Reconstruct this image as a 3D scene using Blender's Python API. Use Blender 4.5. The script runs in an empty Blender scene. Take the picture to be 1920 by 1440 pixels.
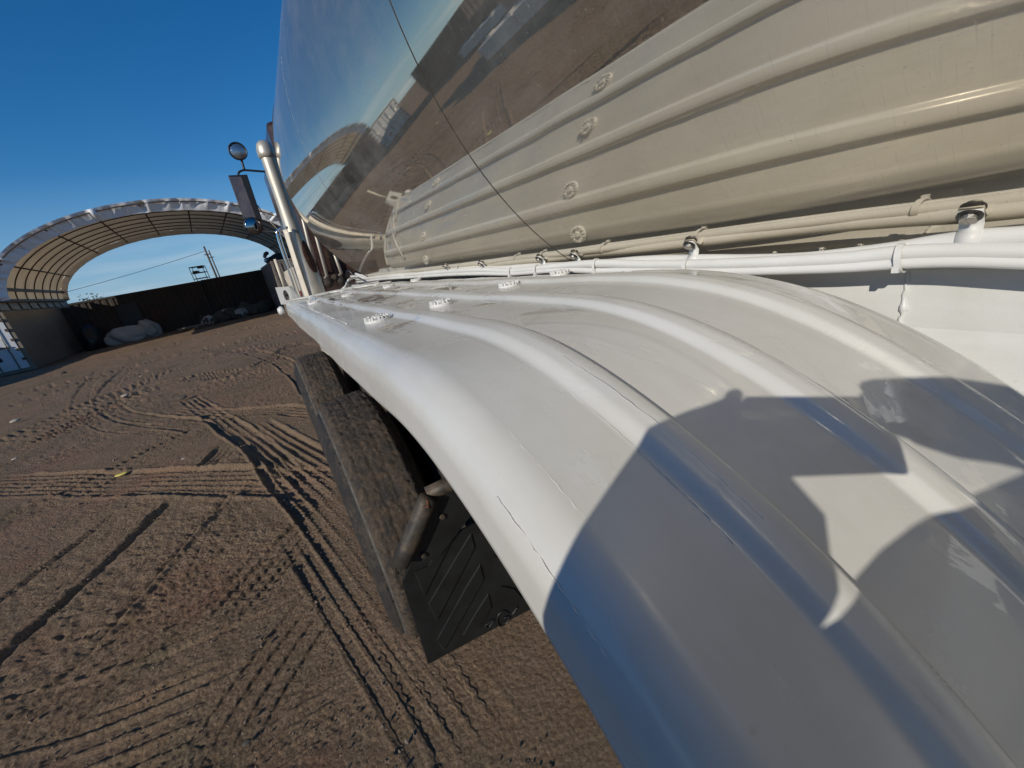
import bpy, bmesh, math, random
import numpy as np
from mathutils import Vector, Matrix
random.seed(7)
S = bpy.context.scene
COL = S.collection
R = math.radians
PI = math.pi

# ------------------------------------------------------------------ camera
CAM_Z = 1.47
AX_R = np.array([0.83360868, -0.52272933, -0.17846743])    # right of the view, in world axes
AX_D = np.array([-0.32301583, -0.19925056, -0.92518106])   # down
AX_F = np.array([0.44805954, 0.82888676, -0.33494685])     # forward
FPX = 751.3
cd = bpy.data.cameras.new('camera')
cam = bpy.data.objects.new('camera', cd)
COL.objects.link(cam)
cd.sensor_width = 36.0
cd.lens = 36.0 * FPX / 1920.0
cd.clip_start = 0.02
cd.clip_end = 3000
M = Matrix.Identity(4)
for i in range(3):
    M[i][0] = AX_R[i]
    M[i][1] = -AX_D[i]
    M[i][2] = -AX_F[i]
M[0][3], M[1][3], M[2][3] = 0, 0, CAM_Z
cam.matrix_world = M
S.camera = cam

# ------------------------------------------------------------------ sky, sun, exposure
SUN_AZ = 60.0      # degrees from straight behind (-y) towards the left (-x)
SUN_EL = 24.0
to_sun = Vector((-math.sin(R(SUN_AZ)) * math.cos(R(SUN_EL)), -math.cos(R(SUN_AZ)) * math.cos(R(SUN_EL)), math.sin(R(SUN_EL))))
W = bpy.data.worlds.new('World')
S.world = W
W.use_nodes = True
nt = W.node_tree
for n in list(nt.nodes):
    nt.nodes.remove(n)
wo = nt.nodes.new('ShaderNodeOutputWorld')
bg = nt.nodes.new('ShaderNodeBackground')
sky = nt.nodes.new('ShaderNodeTexSky')
sky.sky_type = 'NISHITA'
sky.sun_disc = False
sky.sun_elevation = R(SUN_EL)
sky.sun_rotation = math.atan2(to_sun.x, to_sun.y)
sky.air_density = 1.0
sky.dust_density = 0.0
sky.ozone_density = 6.0
bg.inputs['Strength'].default_value = 0.102
tc = nt.nodes.new('ShaderNodeTexCoord')
mp = nt.nodes.new('ShaderNodeMapping')
mp.inputs['Scale'].default_value = (3.0, 3.0, 26.0)
cl = nt.nodes.new('ShaderNodeTexNoise')
cl.inputs['Scale'].default_value = 1.4
cl.inputs['Detail'].default_value = 7
cl.inputs['Roughness'].default_value = 0.55
cr = nt.nodes.new('ShaderNodeValToRGB')
cr.color_ramp.elements[0].position = 0.44
cr.color_ramp.elements[1].position = 0.72
sx = nt.nodes.new('ShaderNodeSeparateXYZ')
lowr = nt.nodes.new('ShaderNodeValToRGB')       # thin cloud only near the horizon
lowr.color_ramp.elements[0].position = 0.0
lowr.color_ramp.elements[0].color = (1, 1, 1, 1)
lowr.color_ramp.elements[1].position = 0.13
lowr.color_ramp.elements[1].color = (0, 0, 0, 1)
mu = nt.nodes.new('ShaderNodeMath'); mu.operation = 'MULTIPLY'
mu2 = nt.nodes.new('ShaderNodeMath'); mu2.operation = 'MULTIPLY'; mu2.inputs[1].default_value = 0.75
hs = nt.nodes.new('ShaderNodeHueSaturation')
hs.inputs['Saturation'].default_value = 1.22
hs.inputs['Hue'].default_value = 0.5
mx = nt.nodes.new('ShaderNodeMixRGB')
mx.inputs['Color2'].default_value = (6.5, 7.0, 7.6, 1)
L = nt.links.new
L(tc.outputs['Generated'], mp.inputs['Vector'])
L(mp.outputs['Vector'], cl.inputs['Vector'])
L(cl.outputs['Fac'], cr.inputs['Fac'])
L(tc.outputs['Generated'], sx.inputs['Vector'])
L(sx.outputs['Z'], lowr.inputs['Fac'])
L(cr.outputs['Color'], mu.inputs[0])
L(lowr.outputs['Color'], mu.inputs[1])
L(mu.outputs[0], mu2.inputs[0])
L(mu2.outputs[0], mx.inputs['Fac'])
L(sky.outputs['Color'], hs.inputs['Color'])
hz = nt.nodes.new('ShaderNodeMixRGB'); hz.inputs['Color2'].default_value = (2.3, 4.1, 6.3, 1)
hzr = nt.nodes.new('ShaderNodeValToRGB')
hzr.color_ramp.elements[0].position = 0.0; hzr.color_ramp.elements[0].color = (0.75, 0.75, 0.75, 1)
hzr.color_ramp.elements[1].position = 0.22; hzr.color_ramp.elements[1].color = (0, 0, 0, 1)
L(sx.outputs['Z'], hzr.inputs['Fac']); L(hzr.outputs['Color'], hz.inputs['Fac'])
L(hs.outputs['Color'], hz.inputs['Color1']); L(hz.outputs['Color'], mx.inputs['Color1'])
L(mx.outputs['Color'], bg.inputs['Color'])
L(bg.outputs['Background'], wo.inputs['Surface'])
sd = bpy.data.lights.new('sun', 'SUN')
sd.energy = 3.55
sd.angle = R(0.55)
sd.color = (1.0, 0.925, 0.80)
sun = bpy.data.objects.new('sun', sd)
COL.objects.link(sun)
sun.location = to_sun * 50
sun.rotation_euler = to_sun.to_track_quat('Z', 'Y').to_euler()
S.view_settings.view_transform = 'Standard'
S.view_settings.look = 'None'
S.view_settings.exposure = -0.06
S.view_settings.gamma = 1.0
S.view_settings.use_curve_mapping = False
S.cycles.max_bounces = 8
S.cycles.glossy_bounces = 5
S.cycles.caustics_reflective = True
S.cycles.blur_glossy = 1.0
S.cycles.caustics_refractive = False
S.cycles.sample_clamp_indirect = 6.0
S.cycles.use_denoising = True

# ------------------------------------------------------------------ helpers
def ray(px):
    return AX_R * (px[0] - 960) + AX_D * (px[1] - 720) + AX_F * FPX

def at(px, x=None, y=None, z=None):
    """a point of the place seen in that direction, at a known lateral, forward or height plane"""
    r = ray(px)
    t = x / r[0] if x is not None else (y / r[1] if y is not None else (z - CAM_Z) / r[2])
    p = r * t
    return Vector((p[0], p[1], p[2] + CAM_Z))

class N:
    """tiny node helper"""
    def __init__(s, name):
        s.m = bpy.data.materials.new(name); s.m.use_nodes = True
        s.t = s.m.node_tree
        s.b = s.t.nodes['Principled BSDF']
        s.o = s.t.nodes['Material Output']
        c = s.t.nodes.new('ShaderNodeTexCoord'); s.co = c.outputs['Object']
    def link(s, a, b): s.t.links.new(a, b)
    def noise(s, scale, detail=4, rough=0.55, vec=None, dist=0.0):
        n = s.t.nodes.new('ShaderNodeTexNoise')
        n.inputs['Scale'].default_value = scale; n.inputs['Detail'].default_value = detail
        n.inputs['Roughness'].default_value = rough; n.inputs['Distortion'].default_value = dist
        s.link(vec if vec is not None else s.co, n.inputs['Vector'])
        return n.outputs['Fac']
    def vor(s, scale, vec=None):
        n = s.t.nodes.new('ShaderNodeTexVoronoi'); n.inputs['Scale'].default_value = scale
        s.link(vec if vec is not None else s.co, n.inputs['Vector'])
        return n.outputs['Distance']
    def mapv(s, scale, rot=(0, 0, 0)):
        n = s.t.nodes.new('ShaderNodeMapping'); n.inputs['Scale'].default_value = scale
        n.inputs['Rotation'].default_value = rot
        s.link(s.co, n.inputs['Vector']); return n.outputs['Vector']
    def ramp(s, f, stops):
        n = s.t.nodes.new('ShaderNodeValToRGB'); e = n.color_ramp.elements
        while len(e) < len(stops): e.new(0.5)
        for i, (p, c) in enumerate(stops):
            e[i].position = p
            e[i].color = (c, c, c, 1) if not isinstance(c, (tuple, list)) else (*c, 1)
        s.link(f, n.inputs['Fac']); return n.outputs['Color']
    def mix(s, f, a, b, mode='MIX'):
        n = s.t.nodes.new('ShaderNodeMixRGB'); n.blend_type = mode
        for v, k in ((f, 'Fac'), (a, 'Color1'), (b, 'Color2')):
            if isinstance(v, (int, float)): n.inputs[k].default_value = v if k == 'Fac' else (v, v, v, 1)
            elif isinstance(v, tuple): n.inputs[k].default_value = (*v, 1)
            else: s.link(v, n.inputs[k])
        return n.outputs['Color']
    def math(s, op, a, b=0.0):
        n = s.t.nodes.new('ShaderNodeMath'); n.operation = op
        for i, v in enumerate((a, b)):
            if isinstance(v, (int, float)): n.inputs[i].default_value = v
            else: s.link(v, n.inputs[i])
        return n.outputs[0]
    def bump(s, h, strength=0.3, dist=0.01, prev=None):
        n = s.t.nodes.new('ShaderNodeBump'); n.inputs['Strength'].default_value = strength
        n.inputs['Distance'].default_value = dist
        s.link(h, n.inputs['Height'])
        if prev is not None: s.link(prev, n.inputs['Normal'])
        return n.outputs['Normal']
    def set(s, **k):
        for key, v in k.items():
            key = key.replace('_', ' ')
            i = s.b.inputs[key]
            if isinstance(v, (int, float)): i.default_value = v
            elif isinstance(v, tuple): i.default_value = (*v, 1)
            else: s.link(v, i)
        return s

MAT = {}
def simple(name, col, rough=0.5, metal=0.0, var=0.25, scale=9.0, bump=0.15, bscale=60.0, dirt=None, dirt_amt=0.35, bdist=0.003):
    n = N(name)
    f = n.noise(scale, 6, 0.6)
    dark = tuple(c * (1 - var) for c in col)
    c = n.ramp(f, [(0.3, dark), (0.7, col)])
    if dirt:
        g = n.ramp(n.noise(scale * 0.6, 8, 0.7), [(1 - dirt_amt - 0.12, 0.0), (1 - dirt_amt + 0.12, 1.0)])
        c = n.mix(g, c, dirt)
    n.set(Base_Color=c, Metallic=metal, Roughness=n.ramp(n.noise(scale * 2, 5), [(0.3, max(0.02, rough - 0.1)), (0.7, min(1, rough + 0.12))]))
    if bump: n.set(Normal=n.bump(n.noise(bscale, 5, 0.6), bump, bdist))
    MAT[name] = n.m
    return n.m

# white lacquer on fender, rail and cables: orange peel, dust film, glossier wet looking patches
def white_paint(name, base, wet=True, rough=0.17, peel=0.05):
    n = N(name)
    dust = n.ramp(n.noise(3.1, 8, 0.65), [(0.35, 0.0), (0.75, 1.0)])
    c = n.mix(dust, base, tuple(b * 0.86 for b in (base[0], base[1] * 0.985, base[2] * 0.94)))
    spk = n.ramp(n.noise(95, 3, 0.7), [(0.70, 0.0), (0.76, 1.0)])
    c = n.mix(n.math('MULTIPLY', spk, 0.35), c, (0.42, 0.39, 0.33))
    sm = n.ramp(n.noise(7.5, 6, 0.6, dist=0.6), [(0.62, 0.0), (0.78, 1.0)])
    c = n.mix(n.math('MULTIPLY', sm, 0.28), c, (0.50, 0.49, 0.46))
    stk = n.ramp(n.noise(1.0, 6, 0.65, n.mapv((30, 2.2, 10)), 0.4), [(0.46, 0.0), (0.70, 1.0)])
    c = n.mix(n.math('MULTIPLY', stk, 0.22), c, (0.46, 0.44, 0.39))
    run = n.ramp(n.noise(1.0, 4, 0.6, n.mapv((55, 1.1, 14))), [(0.66, 0.0), (0.72, 1.0)])
    c = n.mix(n.math('MULTIPLY', run, 0.20), c, (0.38, 0.35, 0.30))
    r = n.ramp(n.noise(5.0, 6, 0.7), [(0.3, rough), (0.75, rough + 0.16)])
    if wet:
        mv = n.mapv((6.5, 2.6, 6.5))
        xs0 = n.t.nodes.new('ShaderNodeSeparateXYZ'); n.link(n.co, xs0.inputs[0])
        bias = n.math('MULTIPLY', n.ramp(xs0.outputs['Y'], [(0.0, 0.12), (0.26, 0.0)]), n.ramp(xs0.outputs['X'], [(0.36, 0.0), (0.46, 1.0)]))
        w = n.ramp(n.math('ADD', n.noise(1.0, 9, 0.72, mv, 0.7), bias), [(0.548, 0.0), (0.566, 1.0)])
        xs = n.t.nodes.new('ShaderNodeSeparateXYZ'); n.link(n.co, xs.inputs[0])
        w = n.math('MULTIPLY', w, n.ramp(xs.outputs['X'], [(0.165, 0.0), (0.175, 1.0)]))
        r = n.mix(w, r, 0.05)
        c = n.mix(n.math('MULTIPLY', w, 0.35), c, tuple(min(1, b * 1.08) for b in base))
        nb = n.bump(w, 0.25, 0.0006)
        nb = n.bump(n.noise(180, 3), peel, 0.0012, nb)
    else:
        nb = n.bump(n.noise(180, 3), peel, 0.0012)
    nb = n.bump(n.noise(6, 3), 0.10, 0.004, nb)
    n.set(Base_Color=c, Roughness=r, Normal=nb, Coat_Weight=n.mix(w, 0.12, 1.0) if wet else 0.15, Coat_Roughness=0.03)
    n.b.inputs['IOR'].default_value = 1.5; n.b.inputs['Specular IOR Level'].default_value = 0.38
    MAT[name] = n.m
white_paint('fender_paint', (0.60, 0.595, 0.57))
white_paint('rail_paint', (0.70, 0.71, 0.70), wet=False, rough=0.25, peel=0.25)
white_paint('cable_paint', (0.70, 0.70, 0.69), wet=False, rough=0.42, peel=0.12)

# polished stainless: mirror with a film of dust and fine scratches
def steel_mirror():
    n = N('polished_steel')
    film = n.ramp(n.noise(2.2, 9, 0.7), [(0.30, 0.08), (0.8, 0.26)])
    mv = n.mapv((16, 340, 16), (0.12, 0.0, 0.05))
    scr = n.ramp(n.noise(1.0, 2, 0.5, mv), [(0.60, 0.0), (0.80, 1.0)])
    rough = n.math('ADD', n.ramp(n.noise(3.0, 7, 0.7), [(0.3, 0.015), (0.8, 0.07)]), n.math('MULTIPLY', scr, 0.05))
    n.set(Base_Color=n.mix(n.noise(1.3, 3), (0.68, 0.61, 0.485), (0.76, 0.69, 0.56)), Metallic=1.0, Roughness=rough,
          Normal=n.bump(n.noise(2.2, 2, 0.4), 0.10, 0.005, n.bump(scr, 0.02, 0.0003)))
    d = n.t.nodes.new('ShaderNodeBsdfPrincipled')
    d.inputs['Base Color'].default_value = (0.36, 0.345, 0.32, 1); d.inputs['Roughness'].default_value = 0.8
    m = n.t.nodes.new('ShaderNodeMixShader')
    spk = n.ramp(n.noise(170, 3, 0.7), [(0.67, 0.0), (0.73, 1.0)])
    st = n.ramp(n.noise(1.0, 7, 0.7, n.mapv((9, 1.5, 3))), [(0.50, 0.0), (0.75, 0.24)])
    f2 = n.math('ADD', n.math('ADD', film, n.math('MULTIPLY', spk, 0.45)), n.math('ADD', st, n.math('MULTIPLY', scr, 0.14)))
    n.link(f2, m.inputs['Fac']); n.link(n.b.outputs[0], m.inputs[1]); n.link(d.outputs[0], m.inputs[2])
    n.link(m.outputs[0], n.o.inputs['Surface'])
    MAT['polished_steel'] = n.m
steel_mirror()

def dirt_material():
    n = N('yard_dirt')
    a = n.noise(0.55, 8, 0.6)
    b = n.noise(7.0, 8, 0.7)
    c = n.ramp(a, [(0.32, (0.180, 0.121, 0.077)), (0.5, (0.236, 0.157, 0.098)), (0.68, (0.242, 0.142, 0.100))])
    c = n.mix(n.ramp(b, [(0.35, 0.0), (0.7, 0.65)]), c, (0.262, 0.198, 0.134))
    g = n.ramp(n.noise(1.7, 5, 0.6), [(0.54, 0.0), (0.70, 0.75)])
    c = n.mix(g, c, (0.158, 0.126, 0.076))
    rd = n.ramp(n.noise(1.1, 6, 0.65, n.mapv((1, 1, 1), (0, 0, 0.6))), [(0.55, 0.0), (0.68, 0.6)])
    c = n.mix(rd, c, (0.250, 0.135, 0.088))
    grit = n.ramp(n.noise(75, 6, 0.8), [(0.30, 0.42), (0.5, 0.98), (0.72, 1.55)])
    c = n.mix(1.0, c, grit, 'MULTIPLY')
    peb = n.ramp(n.vor(70), [(0.05, 1.0), (0.16, 0.0)])
    peb = n.math('MULTIPLY', peb, n.ramp(n.noise(13, 3), [(0.46, 0.0), (0.58, 0.85)]))
    c = n.mix(peb, c, (0.36, 0.29, 0.22))
    h = n.math('ADD', n.noise(30, 8, 0.78), n.math('MULTIPLY', n.vor(55), -0.35))
    n.set(Base_Color=c, Roughness=0.95, Normal=n.bump(h, 1.0, 0.022))
    n.b.inputs['Specular IOR Level'].default_value = 0.15
    MAT['yard_dirt'] = n.m
dirt_material()

def muddy_rubber(name, amt):
    n = N(name)
    f = n.math('ADD', n.math('MULTIPLY', n.noise(17, 8, 0.8), 0.55), n.math('MULTIPLY', n.noise(70, 6, 0.75), 0.45))
    mud = n.ramp(f, [(0.5 - amt * 0.12, 0.0), (0.56 + 0.1 * (1 - amt), 1.0)])
    mc = n.ramp(n.noise(45, 5, 0.7), [(0.3, (0.055, 0.039, 0.026)), (0.7, (0.165, 0.115, 0.074))])
    c = n.mix(mud, (0.022, 0.021, 0.020), mc)
    n.set(Base_Color=c, Roughness=n.mix(mud, 0.55, 0.95), Normal=n.bump(f, 0.9, 0.018))
    MAT[name] = n.m
muddy_rubber('tyre_mud', 0.75)
simple('tyre_scuff', (0.15, 0.135, 0.115), 0.8, 0, 0.6, 40, 0.5, 150, (0.05, 0.045, 0.04), 0.5)
muddy_rubber('tyre_side', 0.12)
simple('flap_rubber', (0.013, 0.014, 0.014), 0.42, 0, 0.3, 8, 0.25, 160, (0.050, 0.042, 0.034), 0.22, 0.001)
simple('black_iron', (0.045, 0.040, 0.034), 0.55, 0.2, 0.4, 14, 0.4, 120, (0.17, 0.125, 0.08), 0.42, 0.002)
simple('rust', (0.16, 0.065, 0.030), 0.85, 0, 0.6, 30, 0.6, 90, (0.05, 0.02, 0.014), 0.5)
simple('satin_steel', (0.58, 0.53, 0.45), 0.48, 0.55, 0.12, 5, 0.12, 40, (0.40, 0.33, 0.25), 0.28)
simple('chrome', (0.80, 0.80, 0.80), 0.06, 1.0, 0.05, 5, 0)
simple('cream', (0.74, 0.66, 0.54), 0.45, 0, 0.12, 12, 0.1, 60, (0.42, 0.33, 0.24), 0.25)
simple('mirror_glass', (0.88, 0.89, 0.90), 0.01, 1.0, 0.02, 5, 0)
simple('dark_mirror', (0.30, 0.31, 0.32), 0.02, 1.0, 0.02, 5, 0)
simple('lens_glass', (0.42, 0.43, 0.44), 0.12, 0.9, 0.1, 60, 0.7, 120)
simple('black_plastic', (0.018, 0.018, 0.020), 0.4, 0, 0.2, 20, 0.1)
simple('cab_paint', (0.085, 0.050, 0.045), 0.22, 0.3, 0.35, 6, 0.12, 40, (0.16, 0.11, 0.08), 0.4)
simple('red_lens', (0.30, 0.012, 0.012), 0.15, 0, 0.2, 20, 0)
simple('dark_gap', (0.012, 0.012, 0.012), 0.8, 0, 0.2, 10, 0)
simple('screw_metal', (0.55, 0.52, 0.46), 0.35, 0.9, 0.4, 300, 0.5, 500)
simple('axle_dark', (0.03, 0.026, 0.022), 0.8, 0, 0.3, 10, 0.4, 40, (0.08, 0.055, 0.036), 0.4)
simple('hoop_steel', (0.13, 0.092, 0.062), 0.6, 0.3, 0.4, 5, 0.2)
simple('container_grey', (0.21, 0.185, 0.16), 0.75, 0, 0.25, 1.2, 0.15, 12, (0.13, 0.10, 0.08), 0.4)
simple('container_beige', (0.23, 0.195, 0.15), 0.75, 0, 0.25, 0.8, 0.15, 12, (0.20, 0.095, 0.06), 0.36)
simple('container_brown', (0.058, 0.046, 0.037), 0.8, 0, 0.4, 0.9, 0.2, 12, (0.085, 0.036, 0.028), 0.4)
simple('container_olive', (0.095, 0.088, 0.075), 0.8, 0, 0.35, 0.8, 0.2, 12, (0.14, 0.07, 0.045), 0.36)
simple('door_white', (0.62, 0.64, 0.66), 0.5, 0, 0.1, 1.6, 0.08, 10, (0.35, 0.31, 0.27), 0.22)
simple('bag_white', (0.48, 0.45, 0.41), 0.7, 0, 0.18, 3, 0.5, 9, (0.36, 0.29, 0.22), 0.3, 0.02)
simple('tarp_blue', (0.045, 0.07, 0.11), 0.35, 0, 0.35, 4, 0.5, 8, None, 0.3, 0.02)
simple('concrete', (0.80, 0.77, 0.71), 0.9, 0, 0.22, 4, 0.7, 30, (0.34, 0.28, 0.22), 0.3, 0.01)
simple('timber', (0.27, 0.21, 0.15), 0.85, 0, 0.35, 12, 0.4, 40)
simple('pole_wood', (0.11, 0.085, 0.065), 0.9, 0, 0.3, 6, 0.4)
simple('rubble', (0.105, 0.095, 0.072), 0.9, 0, 0.45, 5, 0.6, 14, (0.16, 0.15, 0.14), 0.35)
simple('stone', (0.46, 0.42, 0.36), 0.9, 0, 0.3, 40, 0.6, 90)
simple('yellow_litter', (0.75, 0.62, 0.14), 0.6, 0, 0.2, 30, 0.2)
simple('jacket', (0.030, 0.034, 0.048), 0.8, 0, 0.25, 30, 0.3, 200)
simple('trousers', (0.065, 0.075, 0.10), 0.85, 0, 0.25, 30, 0.3, 200)
simple('skin', (0.50, 0.30, 0.21), 0.5, 0, 0.12, 40, 0.1)
simple('hair', (0.035, 0.024, 0.018), 0.6, 0, 0.4, 90, 0.5, 300)
simple('boot', (0.06, 0.042, 0.03), 0.7, 0, 0.3, 20, 0.2)
simple('leaf', (0.07, 0.09, 0.035), 0.7, 0, 0.3, 20, 0)

def fabric_material():
    n = N('shelter_fabric')
    st = n.ramp(n.noise(0.9, 7, 0.65), [(0.3, (0.48, 0.42, 0.33)), (0.7, (0.64, 0.57, 0.46))])
    nb = n.bump(n.noise(3.2, 4, 0.6), 0.5, 0.06)
    n.set(Base_Color=st, Roughness=0.6, Normal=nb)
    t = n.t.nodes.new('ShaderNodeBsdfTranslucent'); n.link(n.mix(1.0, st, (0.85, 0.74, 0.60), 'MULTIPLY'), t.inputs['Color'])
    n.link(nb, t.inputs['Normal'])
    m = n.t.nodes.new('ShaderNodeMixShader'); m.inputs['Fac'].default_value = 0.28
    n.link(n.b.outputs[0], m.inputs[1]); n.link(t.outputs[0], m.inputs[2]); n.link(m.outputs[0], n.o.inputs['Surface'])
    MAT['shelter_fabric'] = n.m
fabric_material()
simple('canvas', (0.30, 0.27, 0.22), 0.8, 0, 0.2, 1.5, 0.2, 8)
simple('valance_fabric', (0.76, 0.76, 0.78), 0.45, 0, 0.12, 1.2, 0.3, 6, None, 0.3, 0.03)

def mesh_obj(name, verts, faces, mat, parent=None, smooth=False):
    me = bpy.data.meshes.new(name)
    me.from_pydata([tuple(v) for v in verts], [], faces)
    me.update()
    if smooth:
        me.polygons.foreach_set('use_smooth', [True] * len(me.polygons))
    return link(name, me, mat, parent)

def link(name, me, mat, parent=None):
    o = bpy.data.objects.new(name, me)
    COL.objects.link(o)
    if mat:
        for m in (mat if isinstance(mat, (list, tuple)) else [mat]):
            me.materials.append(MAT[m])
    if parent is not None: o.parent = parent
    return o

def empty(name, label=None, cat=None, loc=(0, 0, 0), rz=0, group=None):
    o = bpy.data.objects.new(name, None)
    COL.objects.link(o)
    o.location = loc; o.rotation_euler = (0, 0, rz)
    o.empty_display_size = 0.2
    if label: o['label'] = label; o['category'] = cat
    if group: o['group'] = group
    return o

def tag(o, label=None, cat=None, group=None, kind=None):
    if label: o['label'] = label
    if cat: o['category'] = cat
    if group: o['group'] = group
    if kind: o['kind'] = kind
    return o

class G:
    """collects geometry for one mesh"""
    def __init__(s): s.v = []; s.f = []
    def add(s, v, f):
        b = len(s.v); s.v += [tuple(p) for p in v]; s.f += [tuple(i + b for i in q) for q in f]; return s
    def box(s, c, d, rot=None):
        hx, hy, hz = d[0] / 2, d[1] / 2, d[2] / 2
        v = [Vector((x, y, z)) for x in (-hx, hx) for y in (-hy, hy) for z in (-hz, hz)]
        if rot is not None: v = [rot @ p for p in v]
        v = [p + Vector(c) for p in v]
        return s.add(v, [(0, 1, 3, 2), (4, 6, 7, 5), (0, 4, 5, 1), (2, 3, 7, 6), (0, 2, 6, 4), (1, 5, 7, 3)])
    def tube(s, pts, r, seg=10, cap=True, ry=None):
        pts = [Vector(p) for p in pts]; n = len(pts)
        rr = r if isinstance(r, (list, tuple)) else [r] * n
        up = Vector((0.13, 0.27, 1)).normalized(); V = []
        for i, p in enumerate(pts):
            t = (pts[min(i + 1, n - 1)] - pts[max(i - 1, 0)]).normalized()
            a = t.cross(up)
            if a.length < 1e-4: a = t.cross(Vector((1, 0, 0)))
            a.normalize(); b = a.cross(t).normalized(); up = b
            for k in range(seg):
                q = 2 * PI * k / seg
                V.append(p + a * math.cos(q) * rr[i] + b * math.sin(q) * rr[i] * (ry or 1))
        F = [(i * seg + k, i * seg + (k + 1) % seg, (i + 1) * seg + (k + 1) % seg, (i + 1) * seg + k) for i in range(n - 1) for k in range(seg)]
        if cap: F += [tuple(range(seg - 1, -1, -1)), tuple((n - 1) * seg + k for k in range(seg))]
        return s.add(V, F)
    def lathe(s, prof, c, axis='z', seg=24, cap=False):
        V = []
        for (r, h) in prof:
            for k in range(seg):
                q = 2 * PI * k / seg; a, b = r * math.cos(q), r * math.sin(q)
                p = (a, b, h) if axis == 'z' else ((h, a, b) if axis == 'x' else (b, h, a))
                V.append(Vector(p) + Vector(c))
        n = len(prof)
        F = [(i * seg + k, i * seg + (k + 1) % seg, (i + 1) * seg + (k + 1) % seg, (i + 1) * seg + k) for i in range(n - 1) for k in range(seg)]
        if cap: F += [tuple(range(seg - 1, -1, -1)), tuple((n - 1) * seg + k for k in range(seg))]
        return s.add(V, F)
    def disc(s, c, nrm, r, th, seg=16):
        nrm = Vector(nrm).normalized()
        return s.tube([Vector(c) - nrm * th / 2, Vector(c) + nrm * th / 2], r, seg)
    def build(s, name, mat, parent=None, smooth=False, bevel=0):
        o = mesh_obj(name, s.v, s.f, mat, parent, smooth)
        if bevel:
            b = o.modifiers.new('bevel', 'BEVEL'); b.width = bevel; b.segments = 2; b.limit_method = 'ANGLE'
        return o

def spline(pts, k=8):
    P = [Vector(p) for p in pts]; out = []
    for i in range(len(P) - 1):
        p0, p1, p2, p3 = P[max(i - 1, 0)], P[i], P[i + 1], P[min(i + 2, len(P) - 1)]
        for j in range(k):
            t = j / k
            out.append(0.5 * ((2 * p1) + (p2 - p0) * t + (2 * p0 - 5 * p1 + 4 * p2 - p3) * t * t + (3 * p1 - p0 - 3 * p2 + p3) * t ** 3))
    out.append(P[-1]); return out

# value noise in numpy for relief that is geometry
def vnoise(x, y, seed):
    rs = np.random.RandomState(seed); T = rs.rand(256, 256).astype(np.float32)
    xi = np.floor(x).astype(np.int64); yi = np.floor(y).astype(np.int64)
    fx = (x - xi).astype(np.float32); fy = (y - yi).astype(np.float32)
    fx = fx * fx * (3 - 2 * fx); fy = fy * fy * (3 - 2 * fy)
    g = lambda a, b: T[a & 255, b & 255]
    return (g(xi, yi) * (1 - fx) + g(xi + 1, yi) * fx) * (1 - fy) + (g(xi, yi + 1) * (1 - fx) + g(xi + 1, yi + 1) * fx) * fy - 0.5
def fbm(x, y, scale, octv, seed, rough=0.55):
    h = 0; a = 1.0
    for o in range(octv):
        h = h + a * vnoise(x * scale * 2 ** o + 17.3 * o, y * scale * 2 ** o + 5.1 * o, seed + o); a *= rough
    return h

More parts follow.
